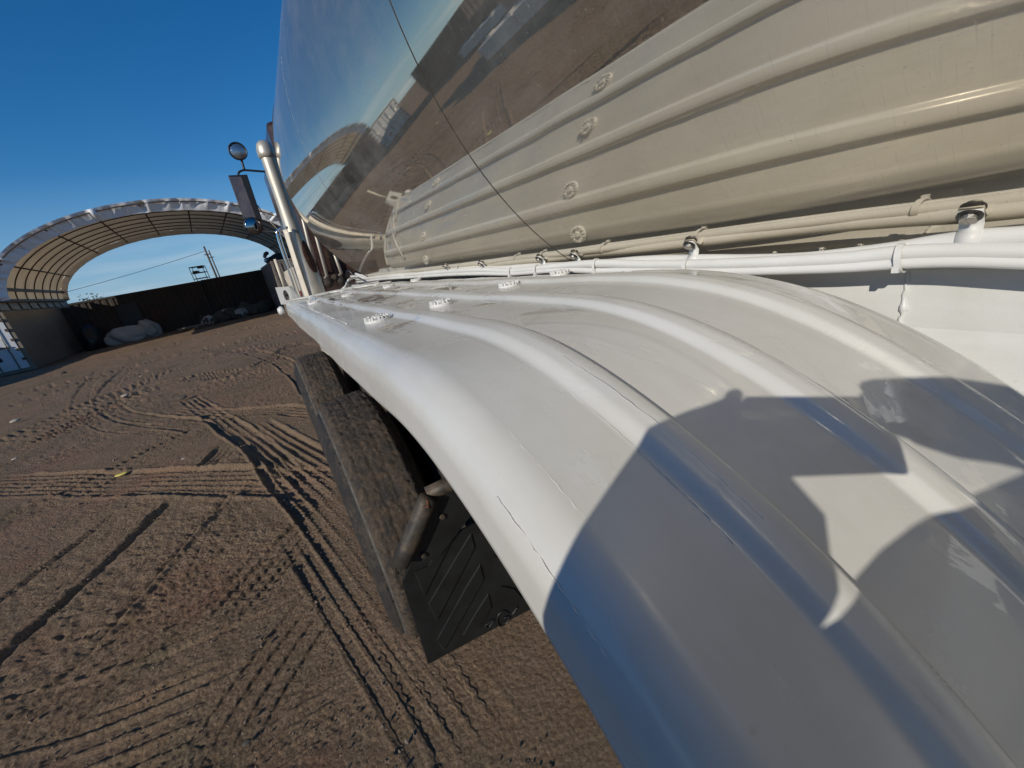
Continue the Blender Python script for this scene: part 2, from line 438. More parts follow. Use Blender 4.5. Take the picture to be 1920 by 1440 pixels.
# ------------------------------------------------------------------ the yard: ground with wheel tracks
def make_ground():
    az = np.concatenate([np.linspace(-180, -84, 18), np.arange(-80, 22, 0.11), np.linspace(26, 176, 26)])
    dep = np.concatenate([np.linspace(84, 2.4, 1050)])
    r = CAM_Z / np.tan(np.radians(dep))
    r = np.concatenate([[0.05], r, np.geomspace(r[-1] * 1.06, 900, 34)])
    A, RR = np.meshgrid(np.radians(az), r)
    X = (RR * np.sin(A)).astype(np.float32).ravel(); Y = (RR * np.cos(A)).astype(np.float32).ravel()
    D = RR.astype(np.float32).ravel()
    fade = np.clip(1.25 - D / 60, 0, 1)
    H = fbm(X, Y, 0.22, 3, 3) * 0.07 + fbm(X, Y, 1.3, 3, 11) * 0.028
    cl_ = np.clip(fbm(X, Y, 0.8, 3, 50) * 2.2 + 0.55, 0, 1)          # where it is crumbly
    H += cl_ * (np.abs(fbm(X, Y, 11, 4, 21, 0.6)) * 0.013)
    H += fbm(X, Y, 34, 3, 31, 0.7) * 0.007 * (0.4 + cl_)
    # long faint furrows left by scraping, running to the right and away
    u = X * 0.62 - Y * 0.78
    H += fbm(u, (X * 0.78 + Y * 0.62) * 0.10, 2.2, 3, 77) * 0.035 * np.clip((D - 2) / 3, 0, 1)
    rng = np.random.RandomState(5)
    def track(pts, w, depth, kind, soft=0.0, per=0.11):
        P = np.array([[p.x, p.y] for p in spline([Vector((a[0], a[1], 0)) for a in pts], 10)])
        best = np.full(X.shape, 9.0, np.float32); U = np.zeros_like(best); V = np.zeros_like(best); s0 = 0.0
        lo, hi = P.min(0) - w, P.max(0) + w
        idx = np.where((X > lo[0]) & (X < hi[0]) & (Y > lo[1]) & (Y < hi[1]))[0]
        x, y = X[idx], Y[idx]; bb = np.full(x.shape, 9.0); uu = np.zeros_like(bb); vv = np.zeros_like(bb)
        for a, b in zip(P[:-1], P[1:]):
            d = b - a; ln = np.hypot(*d)
            if ln < 1e-6: continue
            d = d / ln
            t = np.clip((x - a[0]) * d[0] + (y - a[1]) * d[1], 0, ln)
            cx, cy = x - a[0] - d[0] * t, y - a[1] - d[1] * t
            ds = np.hypot(cx, cy); m = ds < bb
            bb[m] = ds[m]; uu[m] = (cx * -d[1] + cy * d[0])[m]; vv[m] = s0 + t[m]; s0 += ln
        wob = vnoise(vv * 2.5, vv * 0 + 3.3, 91) * 0.012 + vnoise(vv * 14, uu * 6, 93) * 0.008
        un = (np.abs(uu) + wob) / (w / 2)
        ends = np.clip(np.minimum(vv, s0 - vv) / 0.25, 0, 1)
        ins = np.clip((1.0 - un) / 0.07, 0, 1) * ends
        berm = np.exp(-((un - 1.07) / 0.08) ** 2) * ends
        wear = np.clip(0.75 + 1.3 * vnoise(x * 1.3, y * 1.3, 95) + 0.8 * vnoise(x * 7, y * 7, 96), 0.1, 1)
        if kind == 'rib':
            pr = 0.055
            zz = np.abs(((vv / pr) % 1.0) - 0.5) * 2
            ph = uu / w * per + (zz - 0.5) * (0.16 if soft < 0.15 else 0.05)
            rdg = np.clip(np.cos(ph * 2 * PI) * 3 - 1.3, 0, 1)               # thin ridges left by the grooves
            blk = np.clip(np.cos(2 * PI * vv / pr) * 2.5, -1, 1) * 0.5 + 0.5
            dz = -depth * 0.8 + rdg * depth * 0.9 * wear + blk * (1 - rdg) * depth * (0.24 if soft < 0.15 else 0.08) * wear * (0.4 + 1.6 * np.clip(vnoise(x * 9, y * 9, 99) + 0.5, 0, 1))
        else:
            pr = 0.085
            rowi = np.floor((uu / w + 0.5) * per)
            q = (vv / pr + rowi * 0.5 + np.abs(uu) * 3 + 0.9 * vnoise(x * 6, y * 6, 101)) % 1.0
            lug = np.clip((0.30 - np.abs(q - 0.5)) * 8, 0, 1) * np.clip(1.2 - np.abs(((uu / w + 0.5) * per) % 1.0 - 0.5) * 2.4, 0, 1)
            edge = np.exp(-((un - 0.90) / 0.10) ** 2)
            dz = -depth * 0.30 - lug * depth * (0.26 if soft < 0.12 else 0.0) * wear * (0.3 + 1.4 * np.clip(vnoise(x * 5, y * 5, 103) + 0.5, 0, 1)) - edge * depth * 0.55 + (vnoise(x * 30, y * 30, 97) * 0.5 + vnoise(x * 13, y * 13, 105) * 0.5) * depth * 0.6
        dz = dz * ins + berm * depth * 0.45 * (0.5 + 1.2 * np.clip(vnoise(vv * 5, uu * 3, 98) + 0.4, 0, 1))
        flat = ins * (0.75 if kind == 'rib' else 0.45)
        H[idx] = H[idx] * (1 - flat * 0.55) + dz * (1 - soft) + 0.0
    g = lambda *pp: [at(p, z=0.0) for p in pp]
    T = [
        (g((-60, 908), (0, 906), (150, 906), (330, 905), (520, 905), (640, 908)), 'rib', .0, 6, None, 0.030),
        (g((350, 742), (430, 800), (487, 840), (543, 908), (605, 970), (690, 1075), (760, 1170), (860, 1330), (930, 1450)), 'rib', .0, 4, None, 0.034),
        (g((470, 800), (540, 850), (600, 885), (660, 930)), 'rib', .0, 6, None, 0.028),
        (g((560, 990), (660, 1130), (770, 1280), (880, 1440)), 'rib', .2, 4, None, 0.022),
        (g((395, 920), (320, 990), (232, 1080), (75, 1230), (-60, 1350)), 'lug', .0, 5, None, 0.046),
        (g((640, 935), (560, 1010), (490, 1090), (420, 1180)), 'rib', .2, 4, None, 0.020),
        (g((560, 1000), (500, 1060), (430, 1140), (380, 1190)), 'rib', .1, .13, None, 0.018),
        (g((390, 795), (300, 840), (200, 890), (60, 960), (-60, 1010)), 'lug', .0, .15, None, 0.038),
        (g((300, 770), (200, 810), (90, 860), (-40, 905)), 'lug', .1, .15, None, 0.034),
        (g((420, 1160), (300, 1240), (180, 1340), (60, 1440)), 'lug', .35, .18, None, 0.022),
        (g((460, 1110), (300, 1180), (100, 1240), (-60, 1275)), 'lug', .45, .18, None, 0.020),
        (g((600, 1130), (430, 1215), (200, 1310), (-40, 1370)), 'lug', .35, .2, None, 0.020),
        (g((330, 1360), (260, 1410), (200, 1470)), 'rib', .1, .10, None, 0.022),
        (g((700, 1190), (560, 1290), (430, 1390), (360, 1450)), 'lug', .4, .2, None, 0.022),
        (g((900, 1290), (780, 1370), (700, 1440)), 'lug', .4, .2, None, 0.018),
        (g((240, 690), (205, 725), (195, 745), (215, 770), (290, 788), (380, 800)), 'lug', .1, .15, None, 0.045),
        (g((190, 690), (160, 730), (150, 760), (200, 792), (290, 803)), 'lug', .2, .15, None, 0.035),
        (g((590, 735), (560, 700), (510, 670), (430, 655), (340, 660)), 'lug', .0, .15, None, 0.045),
        (g((580, 650), (500, 650), (400, 665), (300, 690), (200, 715)), 'lug', .0, .18, None, 0.055),
        (g((590, 690), (480, 700), (370, 722), (250, 755), (100, 790)), 'lug', .1, .18, None, 0.050),
        (g((570, 620), (450, 640), (320, 668), (180, 705), (40, 735)), 'lug', .0, .2, None, 0.065),
        (g((545, 605), (430, 622), (330, 645), (240, 672)), 'lug', .1, .2, None, 0.065),
        (g((330, 660), (230, 690), (120, 730), (0, 770)), 'lug', .2, .2, None, 0.055),
        (g((600, 775), (520, 770), (420, 775), (330, 765)), 'rib', .2, .16, None, 0.03),
        (g((440, 830), (400, 870), (372, 890)), 'rib', .0, .12, None, 0.03),
        (g((0, 640 + 190), (120, 800), (260, 770)), 'lug', .3, .2, None, 0.04),
        (g((0, 1010), (130, 960), (240, 915)), 'lug', .3, .2, None, 0.035),
        (g((430, 1440), (560, 1350), (700, 1270)), 'rib', .5, .2, None, 0.018),
        (g((500, 1010), (300, 1165), (100, 1330), (-40, 1450)), 'rib', .2, 5, None, 0.020),
        (g((270, 950), (120, 1060), (-40, 1180)), 'lug', .1, 4, None, 0.034),
        (g((640, 1090), (560, 1190), (470, 1320), (400, 1450)), 'rib', .2, 4, None, 0.018),
        (g((420, 1300), (260, 1370), (60, 1450)), 'rib', .2, 5, None, 0.020),
        (g((700, 1290), (640, 1370), (600, 1440)), 'rib', .0, 3, None, 0.018),
        (g((560, 640), (470, 690), (330, 712), (200, 760), (60, 830)), 'rib', .1, 5, None, 0.05),
        (g((330, 690), (200, 740), (60, 800), (-40, 840)), 'rib', .1, 5, None, 0.045),
    ]
    wd = [.42, .27, .42, .26, .58, .30, .34, .30, .30, .28, .30, .28, .24, .28, .26, .34, .30, .34, .40, .36, .45, .40, .40, .30, .26, .34, .30, .24, .40, .40, .34, .36, .28, .50, .50]
    for (pts, kind, soft, per, _, dep_), w in zip(T, wd):
        track(pts, w, dep_ * (0.85 if kind == 'rib' else 0.72), kind, soft, per if per > 1 else 4)
    H *= fade
    # flat where the tyres stand
    H *= np.clip((np.hypot(X - 0.3, (Y - 2.2) * 0.35) - 0.35) / 0.3, 0.12, 1)
    H -= H.mean()
    nr, na = A.shape
    me = bpy.data.meshes.new('ground')
    co = np.empty((nr * na, 3), np.float32); co[:, 0] = X; co[:, 1] = Y; co[:, 2] = H
    i = np.arange(nr - 1)[:, None] * na; j = np.arange(na)[None, :]; j2 = (j + 1) % na
    F = np.stack([i + j, i + na + j, i + na + j2, i + j2], -1).reshape(-1, 4)[:, ::-1]
    me.vertices.add(nr * na); me.vertices.foreach_set('co', co.ravel())
    me.loops.add(F.size); me.loops.foreach_set('vertex_index', F.ravel().astype(np.int32))
    me.polygons.add(len(F)); me.polygons.foreach_set('loop_start', (np.arange(len(F)) * 4).astype(np.int32))
    me.polygons.foreach_set('loop_total', np.full(len(F), 4, np.int32))
    me.update(calc_edges=True); me.validate()
    if me.polygons[len(me.polygons) // 2].normal.z < 0: me.flip_normals()
    me.polygons.foreach_set('use_smooth', [True] * len(me.polygons))
    o = link('ground', me, 'yard_dirt'); o['kind'] = 'structure'
    return o
make_ground()

# loose pebbles and clods on the dirt: nobody could count them
def make_gravel():
    g = G(); rng = random.Random(4)
    base = [Vector(v) for v in ((1, 0, 0), (-1, 0, 0), (0, 1, 0), (0, -1, 0), (0, 0, 1), (0, 0, -1))]
    fc = [(0, 2, 4), (2, 1, 4), (1, 3, 4), (3, 0, 4), (2, 0, 5), (1, 2, 5), (3, 1, 5), (0, 3, 5)]
    for i in range(5200):
        d = 0.5 + 13 * rng.random() ** 2.0; a = R(rng.uniform(-80, 20))
        x, y = d * math.sin(a), d * math.cos(a)
        if x > -0.05 and 0.8 < y < 3.6: continue
        s = rng.uniform(0.0018, 0.006) * (1 + 0.16 * d) * (2.0 if rng.random() < 0.05 else 1)
        rot = Matrix.Rotation(rng.random() * 6.28, 3, 'Z') @ Matrix.Rotation(rng.random() * 3, 3, 'X')
        v = [rot @ Vector((p.x * s * rng.uniform(.7, 1.4), p.y * s * rng.uniform(.7, 1.2), p.z * s * rng.uniform(.5, 1))) + Vector((x, y, 0.006)) for p in base]
        g.add(v, fc)
    return tag(g.build('gravel', 'stone'), kind='stuff')
gv = make_gravel()
gm = N('pebble'); gm.set(Base_Color=gm.ramp(gm.noise(9, 4), [(0.35, (0.12, 0.08, 0.055)), (0.62, (0.22, 0.165, 0.12)), (0.75, (0.42, 0.37, 0.31))]), Roughness=0.95)
gv.data.materials[0] = gm.m

# ------------------------------------------------------------------ the truck
truck = empty('tanker_truck', 'white fendered tanker truck with polished steel tank parked on the dirt yard', 'truck', (0.9, 2.2, 0))
OFF = Vector((-0.9, -2.2, 0))
def tp(o):
    """parts of the truck are built in world coordinates; hang them under the truck's empty"""
    o.parent = truck; o.location = o.location + OFF
    return o

# tank: drum + sheets
TX, TZ, TR = 1.42, CAM_Z + 0.730, 1.018
Y1, Y2, Y3 = 0.997, 2.41, 3.65
def cyl_sheet(name, ya, yb, ra, rb, parent, seg=192):
    g = G(); ny = 10
    prof = [(ra + (rb - ra) * i / ny, ya + (yb - ya) * i / ny) for i in range(ny + 1)]
    g.lathe(prof, (TX, 0, TZ), 'y', seg)
    g.lathe([(ra - 0.008, ya), (ra, ya)], (TX, 0, TZ), 'y', seg); g.lathe([(rb, yb), (rb - 0.008, yb)], (TX, 0, TZ), 'y', seg)
    o = g.build(name, 'polished_steel', parent, True)
    return o
dr = G(); dr.lathe([(0.3, -2.55), (0.8, -2.45), (TR - 0.012, -2.2), (TR - 0.012, Y3 - 0.01), (0.8, Y3 + 0.12), (0.3, Y3 + 0.2)], (TX, 0, TZ), 'y', 96, True)
tank = tp(dr.build('tank', 'dark_gap'))
for nm, a, b, ra, rb in (('steel_sheet', -2.2, Y1 - 0.002, TR, TR), ('steel_sheet', Y1 + 0.002, Y2 - 0.001, TR + 0.001, TR + 0.001), ('steel_sheet', Y2 + 0.001, Y3, TR, TR)):
    cyl_sheet(nm, a, b, ra, rb, tank)
for ys in (Y2,):
    G().lathe([(TR - 0.001, ys - 0.0035), (TR + 0.0012, ys - 0.0025), (TR + 0.0012, ys + 0.0025), (TR - 0.001, ys + 0.0035)], (TX, 0, TZ), 'y', 192).build('seam_band', 'screw_metal', tank, True)
hd = G(); hd.lathe([(TR, Y3), (TR + 0.004, Y3 + 0.006), (TR - 0.002, Y3 + 0.012), (0.85, Y3 + 0.16), (0.5, Y3 + 0.22), (0.01, Y3 + 0.24)], (TX, 0, TZ), 'y', 128)
hd.build('tank_head', 'black_iron', tank, True)  # black stands in for shade on the head, as the side mirror sees it

# fender
FY0, FR, FRZ = 0.7591 * .75, 1.0122 * .75, 0.9314 * .75
FZ = CAM_Z - 0.12
def fprof(s):
    """s>0 metres along the flat towards the cab; s<0 angle down the rear"""
    if s >= 0: return Vector((0, FY0 + s, FZ)), Vector((0, 0, 1))
    q = -s
    p = Vector((0, FY0 - FR * math.sin(q), FZ - FRZ * (1 - math.cos(q))))
    n = Vector((0, -math.sin(q) * FRZ, math.cos(q) * FR)).normalized()
    return p, n
def ss(a, b, x):
    t = min(1, max(0, (x - a) / (b - a))); return t * t * (3 - 2 * t)
def rib_h(x):
    h = 0
    for xl in (0.245, 0.43, 0.612):
        h += 0.0098 * ss(xl - 0.009, xl + 0.010, x) * (1 - ss(xl + 0.0405, xl + 0.046, x)) + 0.0022 * ss(xl + 0.006, xl + 0.026, x) * (1 - ss(xl + 0.028, xl + 0.046, x))
    return h
def fender_section():
    pts = [(0.778, -0.040), (0.777, -0.026), (0.768, -0.013), (0.752, -0.005), (0.738, -0.001), (0.730, 0.0012), (0.722, 0.0)]
    x = 0.716
    while x > 0.148:
        pts.append((x, rib_h(x))); x -= 0.0031
    for k in range(0, 13):
        q = R(90 + 90 * k / 12)
        pts.append((0.148 + 0.047 * math.cos(q), -0.047 + 0.047 * math.sin(q)))
    pts += [(0.100, -0.062), (0.099, -0.075), (0.0985, -0.080), (0.1025, -0.084), (0.108, -0.080)]
    return pts
FEND_END = 2.46
def make_fender():
    sec = fender_section(); V = []; F = []
    st = [FEND_END * (1 - i / 70) for i in range(71)] + [-R(82) * (i / 70) for i in range(1, 71)]
    for i, s in enumerate(st):
        p, n = fprof(s)
        for (x, h) in sec:
            # slow dents and a slightly uneven outer edge
            w = 0.0016 * math.sin(3.1 * p.y + 9 * x) * math.sin(11 * x + 1.3 * p.y) + 0.0012 * math.sin(17 * p.y + 4 * x)
            dx = 0.002 * math.sin(5.3 * p.y) if x < 0.15 else 0
            V.append(Vector((x + dx, p.y, p.z)) + n * (h + w))
    m = len(sec)
    for i in range(len(st) - 1):
        for j in range(m - 1):
            a = i * m + j; F.append((a, a + 1, a + m + 1, a + m))
    o = mesh_obj('fender', V, F, 'fender_paint', None, True)
    so = o.modifiers.new('thickness', 'SOLIDIFY'); so.thickness = 0.006; so.offset = -1
    return o
fender = tp(make_fender())
FOFF = -fender.location
def fpt(x, y, h=0.0):
    if y >= FY0: return Vector((x, y, FZ + h))
    q = math.asin(min(1, (FY0 - y) / FR)); p, n = fprof(-q); return Vector((x, p.y, p.z)) + n * h
# painted-over knurled bolts
def bolt(x, y, k):
    g = G(); c = fpt(x, y, 0.0)
    prof = [(0.030, -0.001), (0.030, 0.004), (0.026, 0.0052), (0.0, 0.0055)]
    g.lathe(prof, c, 'z', 20)
    rng = random.Random(k)
    for i in range(15):
        q = 2 * PI * i / 15 + rng.uniform(-.1, .1)
        g.box(c + Vector((0.0245 * math.cos(q), 0.0245 * math.sin(q), 0.0075 + rng.uniform(-.001, .001))), (0.008, 0.0052, 0.008), Matrix.Rotation(q, 3, 'Z'))
    g.lathe([(0.012, 0.004), (0.012, 0.010), (0.010, 0.0118), (0.0, 0.012)], c, 'z', 6)
    o = g.build('fender_bolt', 'cable_paint', fender, False, 0.0012)
    return o
k = 0
for y in (0.975, 2.25):
    for x in (0.205, 0.365, 0.580, 0.742):
        k += 1; bolt(x, y + random.uniform(-.02, .02), k)
# thin cracked ridges of paint along the outer bend
def ridge(px_list, h, seed, r=0.0005):
    rng = random.Random(seed)
    pts = spline(px_list, 14)
    pts = [p + Vector((rng.uniform(-1, 1) * 0.0007, rng.uniform(-1, 1) * 0.001, rng.uniform(-1, 1) * 0.0001)) for p in pts]
    g = G(); g.tube(pts, [r * rng.uniform(.35, 1.25) for _ in pts], 5)
    return g.build('paint_crack', 'cable_paint', fender, True)
ridge([fpt(0.150, y, 0.0003) for y in (2.9, 2.4, 1.9, 1.4, 1.05)], 0, 3, 0.0016)
ridge([fpt(0.150, y, 0.0) for y in (0.40, 0.32, 0.25, 0.18, 0.12)], 0, 4)
ridge([fpt(0.110, y, -0.020) for y in (0.26, 0.20, 0.14, 0.08)], 0, 5)
ridge([fpt(0.293, y, 0.0065) for y in (2.3, 1.7, 1.2, 0.8, 0.6)], 0, 6, 0.0010)
ridge([fpt(0.236, y, 0.0002) for y in (0.36, 0.28, 0.2, 0.14)], 0, 8, 0.00035)
ridge([fpt(0.262, y, 0.0145) for y in (0.36, 0.28, 0.2, 0.14)], 0, 9, 0.00035)
ridge([fpt(0.479, y, 0.0065) for y in (1.2, 0.9, 0.66, 0.5)], 0, 7, 0.0008)
# front end cross flange, straps and bracket with a slotted ear
ye = FY0 + FEND_END
g = G(); g.box((0.42, ye + 0.004, FZ - 0.03), (0.62, 0.008, 0.085)); g.build('end_flange', 'fender_paint', fender, False, 0.002)
for (a, b) in ((((0.16, ye - 0.03)), (0.36, ye - 0.17)), ((0.26, ye - 0.03), (0.50, ye - 0.25)), ((0.36, ye - 0.05), (0.70, ye - 0.42))):
    g = G(); p, q = Vector((*a, FZ + 0.006)), Vector((*b, FZ + 0.006)); g.tube([p, q], 0.014, 8, True, 0.5); g.build('cross_strap', 'fender_paint', fender, True)
EY = ye + 0.02
def ear():
    n = 20; V = []; F = []
    out = [at(p, y=EY) for p in ((516, 539), (547, 536), (553, 556), (556, 568), (526, 569), (522, 556))]
    return out
c0 = [at(p, y=EY) for p in ((516, 539), (541, 537), (552, 569), (527, 571))]
def quad(u, v): return (c0[0] * (1 - u) + c0[1] * u) * (1 - v) + (c0[3] * (1 - u) + c0[2] * u) * v
g = G(); NS = 24; ring = []; outer = []
for i in range(NS):
    q = 2 * PI * i / NS
    ring.append(quad(0.60 + 0.19 * math.cos(q), 0.52 + 0.33 * math.sin(q)))
    cx, cy = math.cos(q), math.sin(q); m = 1 / max(abs(cx), abs(cy))
    outer.append(quad(0.5 + 0.5 * cx * m, 0.5 + 0.5 * cy * m))
V = []; dy = Vector((0, 0.006, 0))
for a, b in ((outer, 0), (ring, 0), (ring, 1), (outer, 1)):
    V += [p + dy * b for p in a]
F = [(L0 * NS + i, L0 * NS + (i + 1) % NS, ((L0 + 1) % 4) * NS + (i + 1) % NS, ((L0 + 1) % 4) * NS + i) for L0 in range(4) for i in range(NS)]
g.add(V, F)
e1, e2 = at((541, 537), y=EY), at((552, 569), y=EY)
g.add([e1, e2, e2 + Vector((0.055, 0.012, 0.0)), e1 + Vector((0.02, 0.012, 0.0)), e1 + Vector((0, .006, 0)), e2 + Vector((0, .006, 0)), e2 + Vector((0.055, 0.018, 0.0)), e1 + Vector((0.02, 0.018, 0.0))],
      [(0, 1, 2, 3), (4, 7, 6, 5), (0, 3, 7, 4), (1, 5, 6, 2), (0, 4, 5, 1), (2, 6, 7, 3)])
g.build('slotted_bracket', 'rail_paint', fender)
g = G(); pa = at((527, 583), y=EY - 0.02); g.lathe([(0.0, -0.02), (0.018, -0.018), (0.030, 0.0), (0.026, 0.014), (0.0, 0.02)], pa, 'x', 14); g.build('edge_knob', 'rail_paint', fender, True)
g = G(); g.tube([at((534, 541), y=EY + 0.03), at((515, 486), y=EY + 0.03)], 0.008, 8); g.build('marker_rod', 'cream', fender, True)
# the fender children were made in world coordinates
for ch in fender.children: ch.matrix_parent_inverse = Matrix.Identity(4)

# wheels
def make_tyre(cx, cy, cz, r, w, name='tyre', parent=None, seed=1):
    ns, nw = 420, 70
    th = np.linspace(0, 2 * PI, ns, endpoint=False)
    prof = []
    for i in range(nw):
        t = i / (nw - 1)
        # bead -> sidewall -> tread -> sidewall -> bead
        if t < 0.25:
            q = t / 0.25; rr = 0.29 + (r - 0.035 - 0.29) * q; x = -w / 2 + 0.035 * (1 - math.sin(PI * min(1, q * 0.95 + 0.05))) * 0.8
        elif t > 0.75:
            q = (1 - t) / 0.25; rr = 0.29 + (r - 0.035 - 0.29) * q; x = w / 2 - 0.035 * (1 - math.sin(PI * min(1, q * 0.95 + 0.05))) * 0.8
        else:
            q = (t - 0.25) / 0.5; x = (-w / 2 + 0.028) + (w - 0.056) * q
            e = min(q, 1 - q); rr = r - 0.046 * max(0, 1 - e / 0.2) ** 2.2 - 0.004 * (2 * q - 1) ** 2
        prof.append((x, rr, t))
    V = np.zeros((nw, ns, 3), np.float32)
    for i, (x, rr, t) in enumerate(prof):
        d = np.zeros(ns)
        if 0.25 <= t <= 0.75:
            q = (t - 0.25) / 0.5
            groove = 1.0 if min(abs(q - g0) for g0 in (0.2, 0.4, 0.6, 0.8)) < 0.022 else 0.0
            edge = (q < 0.2 or q > 0.8)
            lat = (np.cos(th * (52 if edge else 60) + (0 if q < 0.5 else 1.3)) > 0.86).astype(float)
            d -= 0.004 * np.maximum(groove, lat * (0.9 if edge else 0.55))
        u = th * r * 14; vv = np.full(ns, x * 14 + 40.0)
        mud = fbm(u, vv, 0.9, 2, seed * 7, 0.6) * 0.005 + np.abs(fbm(u, vv, 6.0, 3, seed * 7 + 3, 0.75)) * 0.010
        d += mud * (1.0 if 0.25 <= t <= 0.75 else 0.25)
        V[i, :, 0] = cx + x; V[i, :, 1] = cy + (rr + d) * np.cos(th); V[i, :, 2] = cz + (rr + d) * np.sin(th)
    F = [(i * ns + k, i * ns + (k + 1) % ns, (i + 1) * ns + (k + 1) % ns, (i + 1) * ns + k) for i in range(nw - 1) for k in range(ns)]
    o = mesh_obj(name, V.reshape(-1, 3).tolist(), F, ['tyre_mud', 'tyre_side', 'tyre_scuff'], parent, True)
    mi = [2 if 0.248 <= prof[i][2] <= 0.262 else (0 if 0.25 <= prof[i][2] <= 0.77 else 1) for i in range(nw - 1) for k in range(ns)]
    o.data.polygons.foreach_set('material_index', mi)
    return o
WR = 0.51
for wy in (1.62, 2.87):
    for k, wx in enumerate((0.137, 0.45)):
        h = G(); h.lathe([(0.29, -0.10), (0.295, -0.12), (0.25, -0.105), (0.24, 0.03 if k == 0 else -0.02), (0.10, 0.045), (0.0, 0.05)], (wx, wy, WR - 0.015), 'x', 32)
        wheel = tp(h.build('wheel', 'axle_dark', None, True))
        make_tyre(wx, wy, WR - 0.015, WR, 0.268, 'tyre', wheel, int(wy * 10) + k)
    g = G(); g.tube([Vector((0.6, wy, WR)), Vector((2.2, wy, WR))], 0.085, 14); tp(g.build('axle', 'axle_dark', None, True))

# mud flap, hanger
FLY = 1.02
FLAP = [(771, 1055), (754, 1094), (803, 1246), (1000, 1140)]
def fl(px): # flap leans: inner side slightly nearer the camera
    p = at(px, y=FLY)
    for _ in range(3): p = at(px, y=FLY - 0.16 * (p.x - 0.07))
    return p
fa, fb, fc_, fd_ = [fl(p) for p in FLAP]
top_in = fd_ + (fa - fb) + (fb - fc_) + Vector((0.10, -0.016, 0.02)); bot_in = fd_ + (fd_ - fc_) * 0.5
outl = [fa, fb, fc_, bot_in, bot_in + (fb - fc_) + (fa - fb) + Vector((0, 0, 0.05)), fa + (bot_in - fc_) * 0.3 + Vector((0, 0, 0.03))]
th = Vector((0.001, 0.010, 0))
g = G(); n6 = len(outl); g.add(outl + [p + th for p in outl], [tuple(range(n6)), tuple(range(2 * n6 - 1, n6 - 1, -1))] + [(i, i + n6, (i + 1) % n6 + n6, (i + 1) % n6) for i in range(n6)])
flap = tp(g.build('mud_flap', 'flap_rubber', None, False, 0.0015))
def z6(x, y): return (700 + x / 3.43, 840 + y / 3.43)
front = Vector((0, -0.0045, 0))
def raised(poly, name, lift=0.0055):
    P = [fl(z6(*p)) for p in poly]; m = len(P); c = sum(P, Vector()) / m
    up = [c + (p - c) * 0.93 + Vector((0, -lift, 0)) for p in P]
    base = [p + Vector((0, 0.004, 0)) for p in P]
    G().add(base + up, [tuple(range(m, 2 * m))] + [(i, (i + 1) % m, (i + 1) % m + m, i + m) for i in range(m)]).build(name, 'flap_rubber', flap)
for poly in ([(255, 800), (320, 960), (600, 400), (595, 355), (540, 430), (350, 760)],
             [(345, 1010), (400, 1120), (655, 625), (632, 535), (560, 650)],
             [(400, 1240), (445, 1310), (715, 830), (690, 735), (600, 880)],
             [(570, 1205), (680, 1155), (760, 1020), (738, 930), (660, 1050)],
             [(770, 690), (860, 790), (900, 770), (890, 740), (810, 690)],
             [(815, 885), (930, 990), (960, 965), (900, 900), (840, 885)]):
    raised(poly, 'chevron_rib')
# moulded emblem: ring with a stroke and two small wings
def strip(pts, r, name):
    P = [fl(z6(*p)) + Vector((0, -0.003, 0)) for p in pts]
    G().tube(spline(P, 4), r, 6).build(name, 'flap_rubber', flap, True)
strip([(868, 1062), (845, 1045), (815, 1055), (795, 1085), (795, 1120), (815, 1140), (845, 1130), (868, 1100), (870, 1080), (840, 1088)], 0.0028, 'emblem_letter')
strip([(715, 1140), (770, 1100), (740, 1150), (715, 1142)], 0.0022, 'emblem_wing')
strip([(885, 1070), (925, 1020), (900, 1060), (885, 1072)], 0.0022, 'emblem_wing')
# hanger: plate over the flap top with a rolled tube end
hp = [(165, 700), (235, 735), (345, 715), (420, 680), (620, 420), (760, 330), (640, 120), (490, 205), (345, 275)]
P = [fl(z6(*p)) + Vector((0, -0.012, 0)) for p in hp]; m = len(P)
g = G(); g.add(P + [p + Vector((0, 0.006, 0)) for p in P], [tuple(range(m)), tuple(range(2 * m - 1, m - 1, -1))] + [(i, i + m, (i + 1) % m + m, (i + 1) % m) for i in range(m)])
hang = tp(g.build('flap_hanger', 'flap_rubber', None, False, 0.001))
tb = [fl(z6(*p)) + Vector((-0.004, -0.026, 0.0)) for p in ((165, 705), (210, 600), (270, 465), (325, 330), (345, 285))]
G().tube(tb, [0.0255, 0.0265, 0.0265, 0.0265, 0.026], 18).build('hanger_tube', 'black_iron', hang, True)
tb2 = [fl(z6(*p)) + Vector((0, 0.0, 0.0)) for p in ((345, 300), (450, 250), (600, 190), (800, 120))]
G().tube(tb2, 0.022, 14).build('hanger_arm', 'black_iron', hang, True)
G().tube([tb[-1] + Vector((-.010, -.0215, .008)), tb[-1] + Vector((-.016, -.024, -.012)), tb[-2] + Vector((-.012, -.022, .012))], [0.004, 0.0065, 0.003], 8).build('rust_patch', 'rust', hang, True)
for p in ((430, 425), (312, 672)):
    c = fl(z6(*p)) + Vector((0, -0.016, 0)); G().lathe([(0.0, -0.006), (0.007, -0.005), (0.009, 0.0), (0.009, 0.006), (0.0, 0.006)], c, 'y', 10).build('bolt', 'black_iron', hang)

